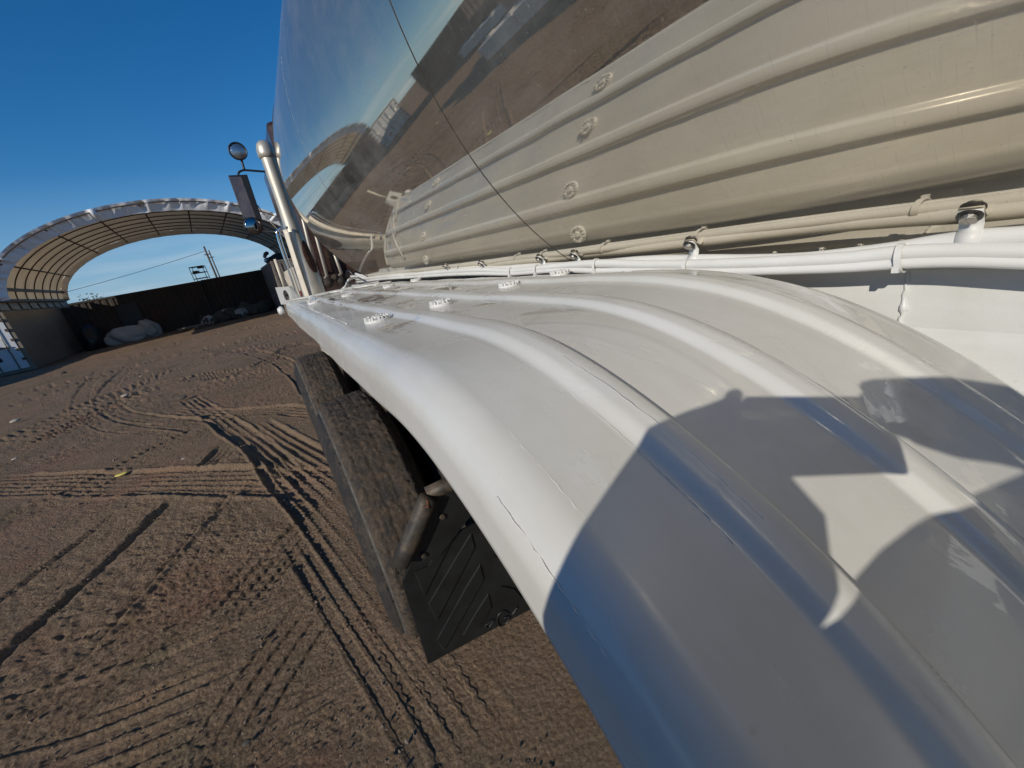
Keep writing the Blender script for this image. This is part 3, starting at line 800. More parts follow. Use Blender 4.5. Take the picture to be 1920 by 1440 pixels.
# frame rail behind the fender
g = G()
g.box((0.97, 2.0, CAM_Z - 0.386), (0.20, 8.6, 0.46))
rail = tp(g.build('frame_rail', 'rail_paint', None, False, 0.004))
rng = random.Random(8)
wb = [Vector((0.8695, y, CAM_Z - 0.2585 + rng.uniform(-.0025, .0025) - 0.004 * math.sin(y * 9))) for y in np.linspace(-0.9, 0.205, 60)]
G().tube(wb, [rng.uniform(0.0022, 0.004) for _ in wb], 8).build('weld_bead', 'rail_paint', rail, True)
vb = [Vector((0.8695, 0.235 + rng.uniform(-.002, .002), CAM_Z - 0.160 - 0.0042 * i)) for i in range(24)]
G().tube(vb, [rng.uniform(0.002, 0.0036) * (1.6 if 12 < i < 16 else 1) for i in range(24)], 8).build('weld_bead', 'rail_paint', rail, True)
g = G(); g.box((1.42, 2.0, CAM_Z - 0.40), (0.695, 8.4, 0.03)); g.build('deck_plate', 'axle_dark', rail)
g = G(); g.box((1.36, 2.0, CAM_Z - 0.27), (0.08, 7.5, 0.20)); g.build('tank_cradle', 'rail_paint', rail, False, 0.004)
g = G(); g.add([(0.782, -0.9, CAM_Z - 0.36), (0.782, 4.0, CAM_Z - 0.28), (0.8695, 4.0, CAM_Z - 0.2505), (0.8695, -0.9, CAM_Z - 0.2505), (0.782, -0.9, CAM_Z - 0.364), (0.782, 4.0, CAM_Z - 0.284), (0.8695, 4.0, CAM_Z - 0.2545), (0.8695, -0.9, CAM_Z - 0.2545)], [(0, 3, 2, 1), (4, 5, 6, 7), (0, 1, 5, 4), (2, 3, 7, 6)]); g.build('splash_plate', 'rail_paint', rail)
# mounting lip under the tank with screws
def tank_pt(deg, y, d=0.0):
    q = R(deg); return Vector((TX + (TR + d) * math.cos(q), y, TZ + (TR + d) * math.sin(q)))
def on_tank(px):
    r = Vector(ray(px)).normalized(); a = r.x ** 2 + r.z ** 2; b = r.x * TX + r.z * (TZ - CAM_Z); q = b * b - a * (TX ** 2 + (TZ - CAM_Z) ** 2 - TR ** 2)
    return r * ((b - math.sqrt(max(q, 0.0))) / a) + Vector((0, 0, CAM_Z))
for px in ((1452, 476), (1540, 469), (1612, 463), (1690, 456), (1250, 486)):
    c = on_tank(px); nr = (c - Vector((TX, c.y, TZ))).normalized()
    g = G(); g.disc(c, nr, 0.0085, 0.002, 16); g.disc(c + nr * 0.002, nr, 0.0052, 0.003, 10); g.build('screw', 'screw_metal', tank)

# painted cables along the inner edge, with ties and clips
cab_hi = [(2100, 425), (1920, 441), (1830, 446), (1760, 455), (1690, 466), (1600, 477), (1500, 486), (1400, 488), (1303, 487), (1200, 489), (1100, 497), (1000, 500), (930, 504), (880, 502), (830, 506), (790, 512), (740, 514), (690, 521), (668, 520)]
cab_md = [(2100, 470), (1920, 472), (1800, 471), (1690, 474), (1580, 485), (1460, 491), (1380, 494), (1290, 496), (1200, 496), (1120, 494), (1040, 500), (960, 508), (900, 506), (840, 509), (780, 514), (720, 519), (668, 524)]
cab_lo = [(2100, 500), (1920, 493), (1800, 490), (1690, 494), (1580, 502), (1460, 507), (1380, 509), (1290, 509), (1200, 508), (1120, 508), (1040, 507), (960, 513), (900, 513), (840, 515), (780, 519), (720, 523), (668, 529)]
cables = []
for px, x, r_ in ((cab_hi, 0.812, 0.0118), (cab_md, 0.800, 0.0112), (cab_lo, 0.796, 0.0082)):
    P = spline([at(p, x=x) for p in px], 8)
    cables.append((P, r_, tp(G().tube(P, r_, 14).build('cable', 'cable_paint', None, True))))
# cable end: a short bundled tail that drops onto the front of the fender
tail = [at((672, 520), x=0.80)] + [at(p, y=3.35 + 0.12 * i) for i, p in enumerate(((655, 524), (647, 538), (630, 549), (605, 556), (585, 562)))]
tp(G().tube(spline(tail, 8), 0.009, 10).build('cable', 'cable_paint', None, True))
for i in range(5):
    a = at((664 + 5 * i, 517 + 2 * (i % 2)), x=0.81 + 0.01 * i); tp(G().tube(spline([a, a + Vector((-.05, -.12, .012 * (i % 3))), a + Vector((-.02, -.32, -.01)), a + Vector((.0, -.5, .0))], 6), 0.011, 10).build('cable', 'cable_paint', None, True))
def near(P, y):
    return min(P, key=lambda p: abs(p.y - y))
def tie(y, lo=1, hi=2):
    pa, pb = near(cables[lo][0], y), near(cables[hi][0], y); c = (pa + pb) / 2
    hz = abs(pa.z - pb.z) / 2 + 0.012; g = G(); n = 28; pts = []
    for i in range(n + 1):
        q = 2 * PI * i / n; pts.append(Vector((c.x + 0.0145 * math.cos(q), c.y + 0.002 * math.sin(q * 1), c.z + hz * math.sin(q))))
    V = []; F = []
    for p in pts:
        d = Vector((p.x - c.x, 0, p.z - c.z)).normalized()
        V += [p + Vector((0, -.004, 0)), p + Vector((0, .004, 0)), p + d * 0.002 + Vector((0, .004, 0)), p + d * 0.002 + Vector((0, -.004, 0))]
    for i in range(n):
        for k in range(4): F.append((i * 4 + k, i * 4 + (k + 1) % 4, (i + 1) * 4 + (k + 1) % 4, (i + 1) * 4 + k))
    g.add(V, F); g.box((c.x - 0.016, c.y, c.z - hz * 0.7), (0.006, 0.008, 0.009))
    tp(g.build('cable_tie', 'cable_paint'))
for px in ((1690, 490), (1287, 503), (1123, 502), (958, 510), (1005, 505)): tie(at(px, x=0.80).y)
for px in ((860, 508), (800, 514), (760, 517)): tie(at(px, x=0.80).y, 0, 1)
def clip(px, sc=1.0):
    y = at(px, x=0.812).y; pc = near(cables[0][0], y); r = 0.0130; V = []; F = []
    ang = math.degrees(math.atan2(pc.z - TZ, pc.x - TX)) % 360
    tab = [tank_pt(ang - 2.35, y, 0.003), tank_pt(ang - 1.6, y, 0.003), tank_pt(ang - 0.85, y, 0.006)]
    q0 = math.atan2(tab[-1].z - pc.z, tab[-1].x - pc.x)
    pts = tab + [Vector((pc.x + r * math.cos(q), y, pc.z + r * math.sin(q))) for q in np.linspace(q0 + 0.25, q0 + 4.2, 18)]
    for p in pts: V += [p + Vector((0, -.0115 * sc, 0)), p + Vector((0, .0115 * sc, 0))]
    for i in range(len(pts) - 1): F.append((2 * i, 2 * i + 1, 2 * i + 3, 2 * i + 2))
    o = tp(mesh_obj('cable_clip', V, F, 'cable_paint', None, True)); s = o.modifiers.new('thickness', 'SOLIDIFY'); s.thickness = 0.002
    c = tank_pt(ang - 1.95, y, 0.006); nr = (c - Vector((TX, y, TZ))).normalized()
    G().disc(c, nr, 0.0125 * sc, 0.003, 18).build('washer', 'black_plastic', o); G().disc(c + nr * 0.004, nr, 0.0085 * sc, 0.006, 12).build('screw', 'screw_metal', o, False, 0.001)
for px in ((1822, 430), (1303, 480), (1086, 486), (1022, 490), (912, 496), (846, 500)): clip(px)

# exhaust stack, heat shield and grab loop
SX, SY = 0.400, 4.10
g = G(); g.lathe([(0.105, 0.75), (0.105, 1.25), (0.099, 1.40), (0.086, 1.62), (0.068, 1.82), (0.058, 1.98), (0.055, 2.1), (0.054, 2.46)], (SX, SY, 0), 'z', 40)
stack = tp(g.build('exhaust_stack', 'satin_steel', None, True))
g = G(); g.lathe([(0.058, 2.43), (0.068, 2.44), (0.068, 2.47), (0.064, 2.50), (0.052, 2.535), (0.028, 2.555), (0.0, 2.56)], (SX, SY, 0), 'z', 32); g.build('rain_cap', 'satin_steel', stack, True)
# rusted-through patch on the inner side of the stack
V = []; F = []; nu, nv = 12, 18; rng = random.Random(3)
for i in range(nv + 1):
    z = 1.50 + 0.28 * i / nv; rr = 0.099 - 0.027 * ss(1.45, 1.80, z) + 0.002
    half = 30 * math.sqrt(max(0.0, 1 - ((i / nv - 0.5) * 2) ** 2)) + rng.uniform(0, 3)
    for j in range(nu + 1):
        q = R(-52 + half * (2 * j / nu - 1)); V.append(Vector((SX + rr * math.cos(q), SY + rr * math.sin(q), z)))
for i in range(nv):
    for j in range(nu): a = i * (nu + 1) + j; F.append((a, a + 1, a + nu + 2, a + nu + 1))
mesh_obj('rust_patch', V, F, 'rust', stack, True)
rz_ = [Vector((SX + 0.104 * math.cos(R(-22)), SY + 0.104 * math.sin(R(-22)), z)) for z in np.linspace(0.95, 1.62, 40)]
G().tube([p + Vector((rng.uniform(-.003, .003), 0, 0)) for p in rz_], [rng.uniform(.003, .009) for _ in rz_], 6).build('rust_seam', 'rust', stack, True)
V = []; F = []
for i in range(21):
    z = 1.22 + 0.66 * i / 20
    for j in range(9):
        q = R(222 + 2.6 * j); rr = 0.126 - 0.016 * ss(1.5, 1.9, z)
        V.append(Vector((SX + rr * math.cos(q), SY + rr * math.sin(q), z)))
for i in range(20):
    for j in range(8): a = i * 9 + j; F.append((a, a + 1, a + 10, a + 9))
hs_ = mesh_obj('heat_shield', V, F, 'cream', stack, True); s = hs_.modifiers.new('thickness', 'SOLIDIFY'); s.thickness = 0.004
lx = SX - 0.125
loop = [Vector((lx + 0.035, SY - .04, 1.90)), Vector((lx, SY - .04, 1.88)), Vector((lx - 0.012, SY - .04, 1.80)), Vector((lx - 0.016, SY - .04, 1.5)), Vector((lx - 0.014, SY - .04, 1.24)), Vector((lx + 0.0, SY - .04, 1.17)), Vector((lx + 0.04, SY - .05, 1.14)), Vector((lx + 0.07, SY - .06, 1.17))]
G().tube(spline(loop, 8), 0.0085, 10).build('grab_handle', 'chrome', stack, True)
loop = [p + Vector((0.024, 0.02, 0)) for p in loop]; G().tube(spline(loop, 8), 0.005, 8).build('grab_handle', 'chrome', stack, True)
for z in (1.16, 1.89):
    g = G(); g.lathe([(0.012, -0.02), (0.012, 0.012), (0.0, 0.014)], (SX - 0.05, SY - 0.10, z), 'y', 8); g.build('bolt', 'chrome', stack, True)

# cab behind the tank
g = G(); g.box((1.45, 6.3, 1.95), (1.74, 2.4, 2.1))
cab = tp(g.build('cab', 'cab_paint', None, False, 0.05))
g = G(); g.box((1.45, 8.9, 1.35), (1.4, 2.6, 1.1)); g.build('bonnet', 'cab_paint', cab, False, 0.1)
for a, b in (((596, 455), (613, 517)), ((632, 490), (640, 512)), ((575, 440), (590, 500))):
    pa, pb = at(a, y=4.98), at(b, y=4.98); pa = pa + (pa - pb) * 1.5; G().tube([pb + Vector((-.02, .05, -.02)), pb, pa], 0.017, 10).build('rear_rail', 'satin_steel', cab, True)
g = G()
for i, (px, r_) in enumerate((((616, 530), 0.05), ((628, 520), 0.035), ((640, 527), 0.045))):
    g.lathe([(0.0, -0.06), (r_, -0.05), (r_ * 1.1, 0.0), (r_ * 0.7, 0.05), (0.0, 0.06)], at(px, y=4.9), 'y', 12)
g.build('air_fitting', 'axle_dark', cab, True)
for i, px in enumerate(((655, 500), (650, 520))):
    a = at(px, y=4.85); G().tube(spline([a, a + Vector((.03, -.1, .06)), a + Vector((.1, -.2, -.1)), a + Vector((.25, -.5, -.2))], 6), 0.016, 8).build('air_hose', 'red_lens' if i == 0 else 'black_plastic', cab, True)

# mirror group on the cab door
MY = 6.2
mir = tp(empty('side_mirror', None, None)); mir.location = OFF
def mp_(px): return at(px, y=MY)
q4 = [mp_(p) for p in ((430.5, 332.5), (463, 331), (489, 408), (458, 409))]
back = Vector((0.0, 0.055, 0)); cc = sum(q4, Vector()) / 4
big = [cc + (p - cc) * 1.10 for p in q4]
g = G(); g.add([p for p in big] + [p + back for p in big], [(4, 5, 6, 7), (0, 1, 5, 4), (1, 2, 6, 5), (2, 3, 7, 6), (3, 0, 4, 7), (0, 3, 2, 1)]); g.build('mirror_housing', 'black_plastic', mir, False, 0.006)
tilt = Vector((0, -0.008, 0))
q4 = [p + Vector((0, 0.26 * (p.x - cc.x), 0)) for p in q4]
g = G(); g.add([p + tilt for p in q4] + [p + tilt + Vector((0, .004, 0)) for p in q4], [(0, 1, 2, 3), (7, 6, 5, 4), (0, 4, 5, 1), (1, 5, 6, 2), (2, 6, 7, 3), (3, 7, 4, 0)]); g.build('mirror_glass', 'mirror_glass', mir)
cv = mp_((475, 424)) + Vector((0, -.03, 0)); rr = 0.098
g = G(); g.lathe([(rr, 0.03), (rr * 1.04, 0.0), (rr * 0.99, -0.008), (rr * 0.93, -0.006)], cv, 'y', 28); g.lathe([(0.0, 0.07), (rr * .7, 0.055), (rr, 0.03)], cv, 'y', 28); g.build('convex_housing', 'black_plastic', mir, True)
g = G(); g.lathe([(rr * 0.95, -0.006)] + [(rr * 0.95 * math.cos(R(a)), -0.006 - 0.028 * math.sin(R(a))) for a in range(10, 91, 10)], cv, 'y', 28); g.build('convex_mirror', 'dark_mirror', mir, True)
sl = mp_((446, 284)); rr = 0.085
g = G(); g.lathe([(rr * .9, -0.01), (rr, -0.03), (rr * 1.12, -0.03), (rr * 1.14, 0.0), (rr * .9, 0.06), (rr * .4, 0.10), (0.0, 0.11)], sl, 'y', 28); g.build('lamp_housing', 'black_plastic', mir, True)
g = G(); g.lathe([(rr * 0.95, -0.018), (rr * .7, -0.026), (rr * .3, -0.033), (0.0, -0.034)], sl, 'y', 24); g.build('lamp_lens', 'lens_glass', mir, True)
for pts, r_ in (([(452, 296), (455, 307), (458, 317)], 0.013), ([(446, 330), (448, 322), (457, 318), (475, 319), (500, 321), (520, 323)], 0.012), ([(483, 384), (500, 408), (525, 434), (540, 450)], 0.006), ([(484, 430), (510, 434), (540, 432)], 0.008)):
    G().tube(spline([mp_(p) + Vector((0, 0.03, 0)) for p in pts], 5), r_, 8).build('mirror_arm', 'black_plastic' if r_ > .011 else 'satin_steel', mir, True)

# ------------------------------------------------------------------ containers
def corrug(p0, p1, z0, z1, depth=0.035, pitch=0.28, nrm=None):
    """one corrugated sheet between two ground points, proud towards nrm"""
    p0, p1 = Vector(p0), Vector(p1); d = p1 - p0; ln = d.length; d.normalize(); nrm = Vector(nrm).normalized()
    n = max(2, int(ln / pitch)); xs = []
    for i in range(n):
        b = i / n * ln; w = ln / n
        xs += [(b, 0), (b + w * .28, 0), (b + w * .42, 1), (b + w * .86, 1)]
    xs.append((ln, 0)); V = []
    for (s, h) in xs:
        q = p0 + d * s + nrm * depth * h
        V += [(q.x, q.y, z0), (q.x, q.y, z1)]
    F = [(2 * i, 2 * i + 2, 2 * i + 3, 2 * i + 1) for i in range(len(xs) - 1)]
    return V, F
def container(name, label, loc, rz, Lx, Wy, H, mat, group=None, doors=None, door_mat=None, cat='container', dep=0.035):
    """long side along local x, from 0 to Lx; depth along local y from 0 to Wy"""
    root = empty(name, label, cat, loc, rz, group)
    g = G()
    for (a, b, n) in (((0.08, 0.05), (Lx - 0.08, 0.05), (0, -1)), ((Lx - 0.08, Wy - 0.05), (0.08, Wy - 0.05), (0, 1))):
        g.add(*corrug((*a, 0), (*b, 0), 0.16, H - 0.10, dep, 0.28, (*n, 0)))
    for x, n in ((0.05, -1), (Lx - 0.05, 1)):
        if doors is not None and ((doors == 0) == (n < 0)): continue
        g.add(*corrug((x, 0.08, 0), (x, Wy - 0.08, 0), 0.16, H - 0.10, dep, 0.28, (n, 0, 0)))
    g.box((Lx / 2, Wy / 2, H - 0.03), (Lx - 0.1, Wy - 0.1, 0.03)); g.box((Lx / 2, Wy / 2, 0.10), (Lx - 0.1, Wy - 0.1, 0.06))
    g.build('container_wall', mat, root)
    for y in (0.04, Wy - 0.04):
        for z, h in ((H - 0.05, 0.10), (0.08, 0.16)):
            f = G(); f.box((Lx / 2, y, z), (Lx - 0.2, 0.08, h)); f.build('side_rail', mat, root)
    for x in (0.04, Lx - 0.04):
        for z, h in ((H - 0.05, 0.10), (0.08, 0.16)):
            f = G(); f.box((x, Wy / 2, z), (0.08, Wy - 0.2, h)); f.build('end_rail', mat, root)
    for x in (0.05, Lx - 0.05):
        for y in (0.05, Wy - 0.05):
            c = G(); c.box((x, y, H / 2), (0.12, 0.12, H + 0.01)); c.build('corner_post', mat, root, False, 0.008)
    if doors is not None:
        x0 = 0.03 if doors == 0 else Lx - 0.03; sg = -1 if doors == 0 else 1
        for k in (0, 1):
            ya = 0.12 + k * (Wy - 0.24) / 2; w = (Wy - 0.24) / 2 - 0.01
            d = G(); d.box((x0, ya + w / 2, H / 2), (0.05, w, H - 0.24)); dd = d.build('door', door_mat or mat, root, False, 0.006)
            for t in (0.25, 0.75):
                b = G(); b.tube([(x0 + sg * 0.05, ya + w * t, 0.15), (x0 + sg * 0.05, ya + w * t, H - 0.15)], 0.02, 8); b.build('lock_rod', 'screw_metal', dd, True)
                b = G(); b.box((x0 + sg * 0.06, ya + w * t + 0.1, 1.1), (0.03, 0.35, 0.05)); b.build('lock_handle', 'black_iron', dd)
            ye_ = ya if k == 0 else ya + w
            for i in range(5):
                b = G(); b.box((x0 + sg * 0.035, ye_, 0.45 + i * (H - 0.9) / 4), (0.05, 0.10, 0.09)); b.build('hinge', 'black_iron', dd)
    return root
# shelter axis direction
DR = R(5.7)
# left container: door end faces the camera, long side faces the covered bay
cl = at((63, 690), z=0.0)
lc = container('shipping_container', 'weathered beige container under the left foot of the fabric shelter, white doors', (-8.85 - 2.438, 24.3, 0.0), 0, 2.438, 7.0, 2.59, 'container_beige', 'shipping containers around the shelter', dep=0.008)
# doors on its y=0 end
for k in (0, 1):
    xa = 0.10 + k * 1.12; d = G(); d.box((xa + 0.55, -0.01, 1.30), (1.08, 0.05, 2.34)); dd = d.build('door', 'door_white', lc, False, 0.006)
    for t in (0.28, 0.74):
        G().tube([(xa + 1.1 * t, -0.07, 0.15), (xa + 1.1 * t, -0.07, 2.44)], 0.02, 8).build('lock_rod', 'screw_metal', dd, True)
        g = G(); g.box((xa + 1.1 * t - 0.1, -0.09, 1.05), (0.36, 0.03, 0.05)); g.build('lock_handle', 'black_iron', dd)
    for i in range(5):
        g = G(); g.box(((xa + 0.02) if k == 0 else (xa + 1.07), -0.05, 0.5 + i * 0.4), (0.10, 0.05, 0.10)); g.build('hinge', 'black_iron', dd)
g = G(); g.box((1.55, -0.042, 0.62), (0.30, 0.010, 0.16)); g.build('placard', 'black_plastic', lc)
lc.rotation_euler.z = R(2.5)
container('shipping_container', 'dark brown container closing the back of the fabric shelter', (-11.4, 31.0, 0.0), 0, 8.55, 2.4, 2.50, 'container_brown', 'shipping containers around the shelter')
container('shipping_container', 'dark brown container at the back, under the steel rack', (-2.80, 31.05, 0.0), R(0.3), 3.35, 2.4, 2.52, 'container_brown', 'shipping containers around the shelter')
container('shipping_container', 'beige container under the right foot of the fabric shelter, behind the exhaust stack', (0.42 + 2.438 + 0.45, 24.2, 0.0), R(90 + 3.6), 6.5, 2.438, 2.59, 'container_grey', 'shipping containers around the shelter', 0, 'container_grey')
# black sheet whose colour stands in for the dark of a door opening
g = G(); g.box((-6.6, 30.93, 1.05), (0.95, 0.04, 1.9)); tag(g.build('doorway_sheet', 'black_plastic'), 'black sheet standing in for a dark doorway at the back of the bay', 'door')

# ------------------------------------------------------------------ fabric shelter
SHY, SHL = 21.6, 9.0
SA, SH_, SB = 5.35, 2.72, 2.63
sh = empty('fabric_shelter', 'arched fabric shelter with steel hoops standing on containers across the yard', 'shelter', (-2.4, SHY, 0), DR)
def arch(t, off=0.0): return ((SA - off) * math.cos(t), SB + (SH_ - off) * math.sin(t))
nt_, ny_ = 72, 37
V = []; F = []
for j in range(ny_):
    y = SHL * j / (ny_ - 1)
    for i in range(nt_ + 1):
        t = PI * i / nt_
        sag = 0.05 * abs(math.sin(PI * y / (SHL / 8)))
        x, z = arch(t, sag + 0.015 * math.sin(9 * t + 2 * y))
        V.append((x, y, z))
for j in range(ny_ - 1):
    for i in range(nt_): a = j * (nt_ + 1) + i; F.append((a, a + 1, a + nt_ + 2, a + nt_ + 1))
# canopy; added sun-blocking strips hang below its sides
mesh_obj('canopy', V, F, 'shelter_fabric', sh, True)
def valance(y0, fold, depth, amp, seed):
    rng = random.Random(seed); n = 240; V = []; F = []; rows = 7
    ph = [rng.uniform(0, 6) for _ in range(4)]
    for r_ in range(rows):
        u = r_ / (rows - 1)
        for i in range(n + 1):
            t = PI * i / n
            a = math.sin(46 * t + ph[0] + 1.5 * math.sin(9 * t + ph[1])) * 0.5 + math.sin(97 * t + ph[2]) * 0.3
            k = 0.25 + max(0, math.sin(31 * t + 2 * math.sin(5 * t + ph[3]))) ** 6
            x, z = arch(t, -0.04 + u * depth * (1 + 0.02 * a))
            V.append((x, y0 + fold * u + amp * k * a * math.sin(PI * min(1, u * 1.1)), z))
    for r_ in range(rows - 1):
        for i in range(n): q = r_ * (n + 1) + i; F.append((q, q + 1, q + n + 2, q + n + 1))
    mesh_obj('valance', V, F, 'valance_fabric', sh, True)
valance(-0.02, 0.22, 0.42, 0.24, 2)
valance(SHL + 0.02, -0.2, 0.32, 0.08, 3)
for k in range(9):
    y = SHL * k / 8
    G().tube([(arch(t, 0.075)[0], y, arch(t, 0.075)[1]) for t in np.linspace(0, PI, 61)], 0.023, 8).build('hoop', 'hoop_steel', sh, True)
for a in (154, 128, 111, 94.5, 78, 62, 45, 24):
    x, z = arch(R(a), 0.13); G().tube([(x, 0.05, z), (x, SHL - 0.05, z)], 0.03, 8).build('purlin', 'hoop_steel', sh, True)
for s in (-1, 1):
    g = G(); g.box((s * (SA - 0.1), SHL / 2, SB + 0.02), (0.14, SHL, 0.10)); g.box((s * (SA - 0.16), SHL / 2, SB + 0.42), (0.05, SHL, 0.12)); g.build('base_rail', 'hoop_steel', sh)
    mesh_obj('sun_block_skirt', [(s * (SA + 0.01), -0.1, SB + 0.12), (s * (SA + 0.01), SHL + 0.6, SB + 0.12), (s * (SA + 0.02), SHL + 0.6, SB - 0.35), (s * (SA + 0.02), -0.1, SB - 0.35)], [(0, 1, 2, 3)], 'canvas', sh)  # added strip, stops sun leaking between the flaps onto the back wall
    # apron of fabric strips laced between hoop feet
    for k in range(8):
        y0, y1 = SHL * k / 8 + 0.08, SHL * (k + 1) / 8 - 0.08
        mesh_obj('side_flap', [(s * (SA - 0.03), y0, SB + 0.0), (s * (SA - 0.03), y1, SB + 0.0), (s * (SA - 0.05), y1 - 0.05, SB - 0.30), (s * (SA - 0.05), y0 + 0.06, SB - 0.28)], [(0, 1, 2, 3)], 'shelter_fabric', sh)

# ------------------------------------------------------------------ things in and around the bay
def lump(name, loc, dims, mat, seed, parent=None, sub=4, rough=0.18):
    bm = bmesh.new(); bmesh.ops.create_icosphere(bm, subdivisions=sub, radius=1.0)
    rs = random.Random(seed); o1, o2 = rs.uniform(0, 50), rs.uniform(0, 50)
    for v in bm.verts:
        c = v.co
        n = float(fbm(np.array([c.x * 1.7 + o1 + c.z]), np.array([c.y * 1.7 + o2 - c.z * .6]), 1.0, 4, 5)[0])
        f = 1 + rough * 2 * n; v.co = Vector((c.x * f * dims[0], c.y * f * dims[1], max(-0.05, (c.z * f + (0.55 if c.z > -2 else 0)) * dims[2] * 0.64)))
    me = bpy.data.meshes.new(name); bm.to_mesh(me); bm.free()
    me.polygons.foreach_set('use_smooth', [True] * len(me.polygons))
    o = link(name, me, mat, parent); o.location = loc; return o
b = at((228, 636), z=0.0)
tag(lump('bulk_bag', (-6.9, 29.6, 0.02), (0.85, 0.55, 0.80), 'bag_white', 5), 'big slumped white bulk bag lying by the dark back wall', 'bag', 'white bags by the back wall')
tag(lump('bulk_bag', (-5.95, 29.9, 0.02), (0.55, 0.5, 0.95), 'bag_white', 9, rough=0.26), 'small white bag leaning against the big slumped one', 'bag', 'white bags by the back wall')
tag(lump('bulk_bag', (-8.25, 29.7, 0.02), (0.45, 0.6, 1.2), 'black_plastic', 12), 'black sack in the shaded corner of the bay', 'bag')
rr_ = random.Random(21)
pile = [(-3.1, 29.8, .5), (-2.5, 29.6, .55), (-1.9, 29.9, .6), (-1.4, 29.5, .55), (-.8, 29.8, .6), (-.35, 29.5, .65), (-2.2, 30.2, .7), (-1.1, 30.2, .75), (-.1, 30.1, .7)]
g = G(); big_ = []
for i in range(60):
    x = rr_.uniform(-3.6, 0.2); y = rr_.uniform(29.0, 30.5); s = rr_.uniform(0.08, 0.3)
    rot = Matrix.Rotation(rr_.random() * 6, 3, 'Z') @ Matrix.Rotation(rr_.random() * 1.5, 3, 'X')
    g.box((x, y, s * 0.5 + rr_.random() * 0.3 * max(0, y - 29.2)), (s * rr_.uniform(.6, 2.2), s, s * rr_.uniform(.3, .9)), rot)
tag(g.build('rubble', 'rubble', None, False, 0.02), kind='stuff')
for i, (x, y, s) in enumerate(pile):
    lab = ['flat grey sack at the left end of the rubbish pile', 'grey rubbish sack second along the pile, below the steel rack', 'grey rubbish sack half way along the pile', 'low rubbish sack in the front of the pile', 'rubbish sack near the right end of the pile',
           'front rubbish sack nearest the right beige container', 'taller rubbish sack at the back of the pile, left', 'tallest rubbish sack against the back wall', 'rubbish sack wedged in the corner by the beige container'][i]
    tag(lump('rubbish_sack', (x, y, 0.0), (0.34 * s / .5, 0.26 * s / .5, s * 1.0), 'rubble' if i % 3 else 'bag_white', 30 + i, sub=3, rough=0.3), lab, 'sack', 'rubbish sacks along the back wall')
pl = empty('pallet', 'broken timber pallet lying flat in the shade before the back wall', 'pallet', (-3.6, 28.2, 0.03), R(8))
for i in range(6):
    g = G(); g.box((0, -0.5 + 0.2 * i, 0.13), (1.7, 0.14, 0.025)); g.build('plank', 'timber', pl)
for x in (-0.75, 0, 0.75):
    g = G(); g.box((x, 0, 0.06), (0.1, 1.15, 0.11)); g.build('bearer', 'timber', pl)
# steel rack on the back container
rk = empty('steel_rack', 'dark steel rack frame standing on top of the back container', 'rack', (-2.75, 31.6, 2.54), R(-8))
rk.scale = (0.68, 0.68, 0.85)
for x in (-.5, .5):
    for y in (-.45, .45): G().tube([(x, y, 0), (x, y, .95)], 0.028, 6).build('post', 'black_iron', rk)
for z in (.12, .5, .92):
    for y in (-.45, .45): G().tube([(-.5, y, z), (.5, y, z)], 0.026, 6).build('rail', 'black_iron', rk)
    for x in (-.5, .5): G().tube([(x, -.45, z), (x, .45, z)], 0.026, 6).build('rail', 'black_iron', rk)
for (x, z) in ((-.22, .5), (.25, .78)):
    g = G(); g.box((x, 0, z + 0.08), (.42, .6, .16)); g.build('stored_box', 'black_plastic', rk)
# utility poles and their line
def pole(px, y, top, lab, r_=0.13):
    b = at(px, y=y); o = empty('utility_pole', lab, 'pole', (b.x, y, 0), 0, 'utility poles beyond the yard')
    G().tube([(0, 0, 0), (0, 0, top)], [r_, r_ * .7], 8).build('pole_shaft', 'pole_wood', o, True)
    g = G(); g.box((0, -.15, top - 1.1), (.7, .12, .12)); g.build('crossarm', 'pole_wood', o)
    return Vector((b.x, y, top - .6))
p1 = pole((398, 500), 74, 8.3, 'taller utility pole rising behind the dark back container', 0.16)
p2 = pole((404, 500), 82, 8.4, 'thinner utility pole just right of the taller one', 0.12)
wpts = [Vector((-34, 70, 3.9)) * (1 - t) + p1 * t - Vector((0, 0, 4 * 0.5 * t * (1 - t))) for t in np.linspace(0, 1, 24)]
tag(G().tube(wpts, 0.028, 5).build('power_line', 'black_plastic'), 'thin power line sagging across the sky under the shelter arch', 'cable')
# tarp roll on the right container, trailer with red lamp, thin plank
tr_ = empty('rolled_tarp', 'dark blue rolled tarp on top of the right beige container', 'tarp', (1.35, 27.6, 2.62), R(4))
lump('tarp_roll', (0, 0, 0), (.7, 1.5, .42), 'tarp_blue', 77, tr_, rough=0.22)
G().tube([(-.5, -1.3, .5), (-.45, 0, .55), (-.4, 1.3, .5)], 0.10, 10).build('tarp_edge', 'tarp_blue', tr_, True)
# box trailer right, mostly hidden by the stack
bt = empty('box_trailer', 'cream box trailer with a red tail lamp parked behind the exhaust stack', 'trailer', (1.02, 15.5, 0), 0)
g = G(); g.box((1.2, 2.2, 1.25), (2.3, 4.4, 1.3)); g.build('trailer_body', 'cream', bt, False, 0.03)
g = G(); g.box((0.10, -0.03, 1.02), (0.09, 0.05, 0.22)); g.build('tail_lamp', 'red_lens', bt, False, 0.01)
g = G(); g.box((2.3, -0.03, 1.02), (0.09, 0.05, 0.22)); g.build('tail_lamp', 'red_lens', bt, False, 0.01)
g = G(); g.box((1.2, 2.2, 0.55), (2.1, 4.2, 0.12)); g.build('trailer_frame', 'axle_dark', bt)
for x in (0.2, 2.2):
    g = G(); g.lathe([(0.0, -.1), (0.2, -.11), (0.36, -.1), (0.38, 0), (0.36, .1), (0.2, .11), (0, .1)], (x, 2.6, .38), 'x', 24); g.build('wheel', 'tyre_side', bt, True)

